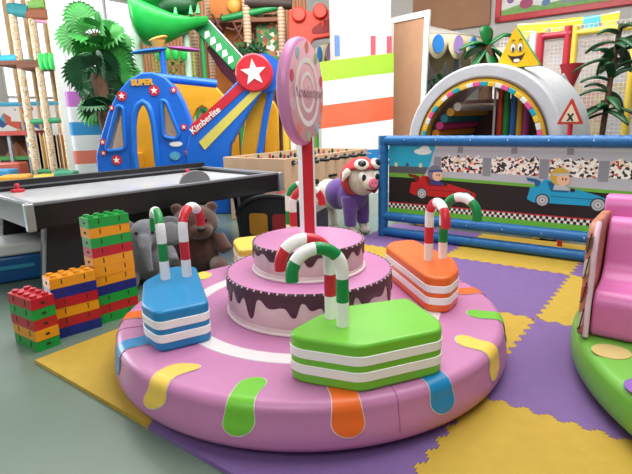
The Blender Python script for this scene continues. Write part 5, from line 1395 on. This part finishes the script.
m = MB(); m.cyl((x0_ + 0.08, 0, 0), (x0_ + 0.08, 0, z_ + 0.2), 0.07); m.cyl((x1_ - 0.06, 0, 0), (x1_ - 0.06, 0, z_ + 0.2), 0.07); m.build('post', RR, rg)

# coloured foam posts seen under the lollipop
for k, (px, h, nm) in enumerate(((286, '#d9b23c', 'yellow'), (293, '#e9e3da', 'white'), (299, '#b8bcc0', 'grey'), (306, '#e08a2a', 'orange'), (315, '#5a9a3a', 'green'))):
    p = pw(px, 130, 8.4)
    m = MB(); m.cyl((0, 0, 0), (0, 0, 2.1 - 0.1 * k), 0.055, n=14)
    o = m.build('foam_post', M('fp_' + h[1:], h, 0.45, vary=0.06), loc=(p.x, 8.4, FLOOR_Z)); tag(o, nm + ' upright foam post behind the foosball table', 'foam post', 'foam posts behind the foosball table')
bush_p = pw(250, 52, 9.4)
bs = thing('hanging_plant', 'dark leafy plant on the tower deck above the star disc', 'plant', (bush_p.x, 9.4, bush_p.z - 0.35))
random.seed(11); m = MB()
for k in range(420):
    d = Vector((random.gauss(0, 1), random.gauss(0, 1), random.gauss(0, 1))).normalized() * random.uniform(0.4, 1.0); cc_ = Vector((d.x * 0.36, d.y * 0.2, 0.28 + d.z * 0.26)); t = Vector((random.gauss(0, 1), random.gauss(0, 1), random.gauss(0, 1))).normalized(); s_ = t.orthogonal().normalized(); L = random.uniform(0.06, 0.14)
    m.add([cc_, cc_ + t * L * 0.5 + s_ * L * 0.3, cc_ + t * L, cc_ + t * L * 0.5 - s_ * L * 0.3], [(0, 1, 2, 3)])
m.build('foliage', LEAF2, bs, smooth=0)
m = MB(); m.box((0, 0, 0.0), (0.6, 0.3, 0.12)); m.build('planter', M('deck_brown'), bs, bevel=0.02)

# ------------------------------------------------------------------ bright playground at the far left
LY_ = 10.6
l0 = pw(35, 130, LY_)
lt = thing('play_tower', 'tall open play tower with three patterned padded posts at the far left window', 'play tower', (l0.x, LY_, FLOOR_Z))
Q = lambda px, py, dy=0.0: (pw(px, py, LY_ + dy).x - l0.x, dy, pw(px, py, LY_ + dy).z - FLOOR_Z)
PATS = M_ramp('padded_pattern', 'noise', 16.0, [(0, '#b08a5a'), (0.42, '#e9dcc6'), (0.5, '#d8a05a'), (0.56, '#f2ece6'), (0.62, '#9aa79c')], 0.45, True)
for px, dy in ((26, 0), (44, 0), (62, 0), (20, 1.3), (38, 1.3), (56, 1.3)):
    x = Q(px, 100, dy)[0]; m = MB(); m.cyl((x, dy, 0), (x, dy, 4.4), 0.075 if dy == 0 else 0.055, n=14); m.build('post', PATS if dy == 0 else M('post_sand', '#d9b384', 0.5, vary=0.2), lt)
def bar(a, b_, r_, h, nm, dy=0.0):
    m = MB(); m.tube([Q(*a, dy), Q(*b_, dy)], r_, 10); lab(m.build('beam', M('bar_' + h[1:], h, 0.5, vary=0.12), lt), nm)
bar((19, 66), (48, 63), 0.10, '#8a5a4a', 'brown deck beam'); bar((46, 64), (58, 62), 0.09, '#8a5a4a', 'brown deck beam')
bar((20, 62), (46, 60), 0.05, '#4fa08a', 'teal rail')
bar((0, 60), (18, 59), 0.09, '#35b0e0', 'sky blue tube')
bar((31, 122), (76, 119), 0.06, '#3c9a6a', 'green rail'); bar((34, 172), (76, 172), 0.07, '#3f9a6a', 'green lower rail')
bar((10, 9), (30, 12), 0.13, '#2f8a94', 'teal bumper'); bar((28, 14), (50, 15), 0.12, '#9a5a40', 'brown bumper'); bar((30, 6), (46, 4), 0.10, '#7fb05a', 'green bumper'); bar((36, 20), (52, 22), 0.05, '#e6a0c0', 'pink strap')
m = MB(); a = Q(54, 63)
for k in range(5): m.ell((a[0] - 0.18 + 0.10 * k, -0.12, a[2] + 0.02), (0.075, 0.05, 0.17), 12, 10)
lab(m.build('leaf_valance', M('valance_green', '#2fd05a', 0.4), lt), 'bright green scalloped valance')
for (x0_, x1_, h, nm) in ((33, 40, '#c24a3a', 'red'), (40, 46, '#d9a02c', 'yellow'), (52, 58, '#5a6fae', 'blue'), (58, 66, '#d08a3a', 'orange')):
    a = Q(x0_, 168, 0.15); b_ = Q(x1_, 135, 0.15)
    m = MB(); m.box(((a[0] + b_[0]) / 2, 0.15, (a[2] + b_[2]) / 2), (b_[0] - a[0], 0.03, b_[2] - a[2])); lab(m.build('panel', M('panel_' + h[1:], h, 0.5, vary=0.2), lt), nm + ' panel')
m = MB(); a = Q(20, 64, 0.6); b_ = Q(66, 64, 0.6); m.box(((a[0] + b_[0]) / 2, 0.65, a[2] - 0.05), (b_[0] - a[0] + 0.3, 1.5, 0.08)); lab(m.build('deck', M('deck_brown'), lt), 'brown deck')
for k in range(10):
    a = Q(34 + 4 * k, 150 - 0.2 * k, -0.02)
    m = MB(); m.cyl((a[0], -0.02, Q(40, 172)[2]), (a[0], -0.02, Q(40, 133)[2]), 0.012, n=6); m.build('bar', M('bar_pale', '#d9c8b4', 0.5), lt)
# ball pool house in dark wood, far left
DY2 = 11.0
d0 = pw(14, 130, DY2)
dh = thing('play_cabin', 'dark brown play cabin with green shelf behind the left end of the hockey table', 'playhouse', (d0.x, DY2, FLOOR_Z))
dp = lambda px, py: (pw(px, py, DY2).x - d0.x, pw(px, py, DY2).z - FLOOR_Z)
m = MB(); DK = M('cabin_brown', '#4a3028', 0.7, vary=0.25)
xa, za = dp(-12, 166); xb, zb_ = dp(33, 135)
m.box(((xa + xb) / 2, 0.5, (zb_) / 2), (xb - xa, 0.05, zb_)); m.build('back_wall', DK, dh)
m = MB(); m.box(((xa + xb) / 2, 0.2, zb_ + 0.05), (xb - xa + 0.1, 0.8, 0.09)); lab(m.build('roof', M('roof_red', '#b0413a', 0.6, vary=0.2), dh), 'red roof board')
for px in (-10, 14, 32): m = MB(); m.box((dp(px, 150)[0], -0.1, zb_ / 2), (0.06, 0.06, zb_)); m.build('post', CHROME, dh)
m = MB(); m.box(((xa + xb) / 2, 0.15, dp(14, 158)[1]), (xb - xa, 0.5, 0.08)); lab(m.build('shelf', M('shelf_green', '#3f7a3a', 0.6, vary=0.2), dh), 'green shelf')
m = MB(); x, z = dp(18, 154); m.panel([(x - 0.35, z - 0.1), (x + 0.25, z - 0.1), (x + 0.0, z + 0.28)], 0.0, 0.25); lab(m.build('gable', M('gable_brown', '#7a4a2c', 0.6, vary=0.2), dh), 'brown gable')
for px, py, nm in ((26, 140, 'upper'), (28, 149, 'middle'), (29, 156, 'lower')):
    p = pw(px, py, 10.75)
    m = MB(); m.ell((0, 0, 0), (0.06, 0.06, 0.06), 14, 10); lm = M('lamp_glow', '#ffe9a0', 0.4, vary=0)
    lm.node_tree.nodes['Principled BSDF'].inputs['Emission Color'].default_value = lin('#ffe6a0'); lm.node_tree.nodes['Principled BSDF'].inputs['Emission Strength'].default_value = 1.2
    x, z = p.x - d0.x, p.z - FLOOR_Z
    o = m.build('globe_lamp', lm, dh, loc=(x, -0.1, z)); lab(o, nm + ' warm globe lamp')
# patterned low wall between the tower and the windows
p = pw(36, 140, 11.9)
bw_ = thing('ball_wall', 'low white wall with many coloured spots behind the play tower at the far left', 'play wall', (p.x, 11.9, FLOOR_Z))
SPOTS = M_ramp('coloured_spots', 'voronoi', 5.5, [(0, '#f4f3f0'), (0.42, '#59b4d6'), (0.5, '#f0efec'), (0.66, '#d8604a'), (0.72, '#f3f1ee'), (0.84, '#e0b03a'), (0.9, '#3a5f9a')], 0.6)
m = MB(); m.box((0, 0, 0.85), (2.9, 0.08, 1.7)); m.build('panel', SPOTS, bw_, smooth=0)
m = MB(); m.tube([(-1.5, 0, 1.72), (1.5, 0, 1.72)], 0.06, 10); lab(m.build('top_rail', M('rail_cyan', '#4fb8dc', 0.4), bw_), 'cyan top rail')
m = MB(); m.tube([(-1.5, -0.05, 0.95), (1.5, -0.05, 0.95)], 0.045, 10); lab(m.build('rail', M('rail_coral', '#d9705a', 0.4), bw_), 'coral rail')
# soft blocks heaped on the floor
SB = [((2, 178), 9.6, (0.5, 0.4, 0.42), '#3f8fc0', 0.1, 'pale blue soft block at the left picture edge behind the hockey table'), ((17, 182), 8.3, (0.45, 0.4, 0.3), '#d99a34', 0.3, 'orange soft block behind the red mallet'), ((14, 172), 10.2, (0.5, 0.3, 0.5), '#b0503f', -0.1, 'rust soft block behind the orange one'),
      ((33, 183), 9.0, (0.3, 0.3, 0.22), '#3a6fb0', 0.1, 'small blue soft block right of the orange one'), ((50, 180), 9.3, (0.5, 0.4, 0.26), '#e0b23c', 0.0, 'yellow soft block at the foot of the play tower'), ((67, 178), 8.6, (0.34, 0.3, 0.3), '#3f9a7a', 0.1, 'teal soft block beside the striped pillar pad')]
for (px, py), Y, dm, h, rz_b, l in SB:
    p = pw(px, py, Y)
    hgt = max(dm[2], p.z - FLOOR_Z + dm[2] * 0.4)
    m = MB(); m.box((0, 0, hgt / 2), (dm[0], dm[1], hgt)); o = m.build('soft_block', M('sb_' + h[1:], h, 0.45, vary=0.08), loc=(p.x, Y, FLOOR_Z), rz=rz_b, bevel=0.04, segs=3)
    tag(o, l, 'soft block', 'soft blocks behind the hockey table')
# blue toy tub under the left end of the table
tb_ = thing('toy_tub', 'blue and white plastic toy tub under the left end of the air hockey table', 'toy box', (-2.50, 3.95, FLOOR_Z), 0.5)
m = MB(); m.box((0, 0, 0.11), (0.5, 0.4, 0.22)); m.build('tub', M('tub_blue', '#12508c', 0.3, vary=0.1), tb_, bevel=0.03, segs=3)
m = MB(); m.box((0, 0, 0.27), (0.52, 0.42, 0.10)); lab(m.build('lid', M('lid_white', '#cfd0d2', 0.35, vary=0.05), tb_, bevel=0.02), 'white lid')
m = MB(); m.box((0.0, -0.205, 0.13), (0.3, 0.012, 0.03)); lab(m.build('band', M('tub_teal', '#2f8fb0', 0.3), tb_), 'teal band')
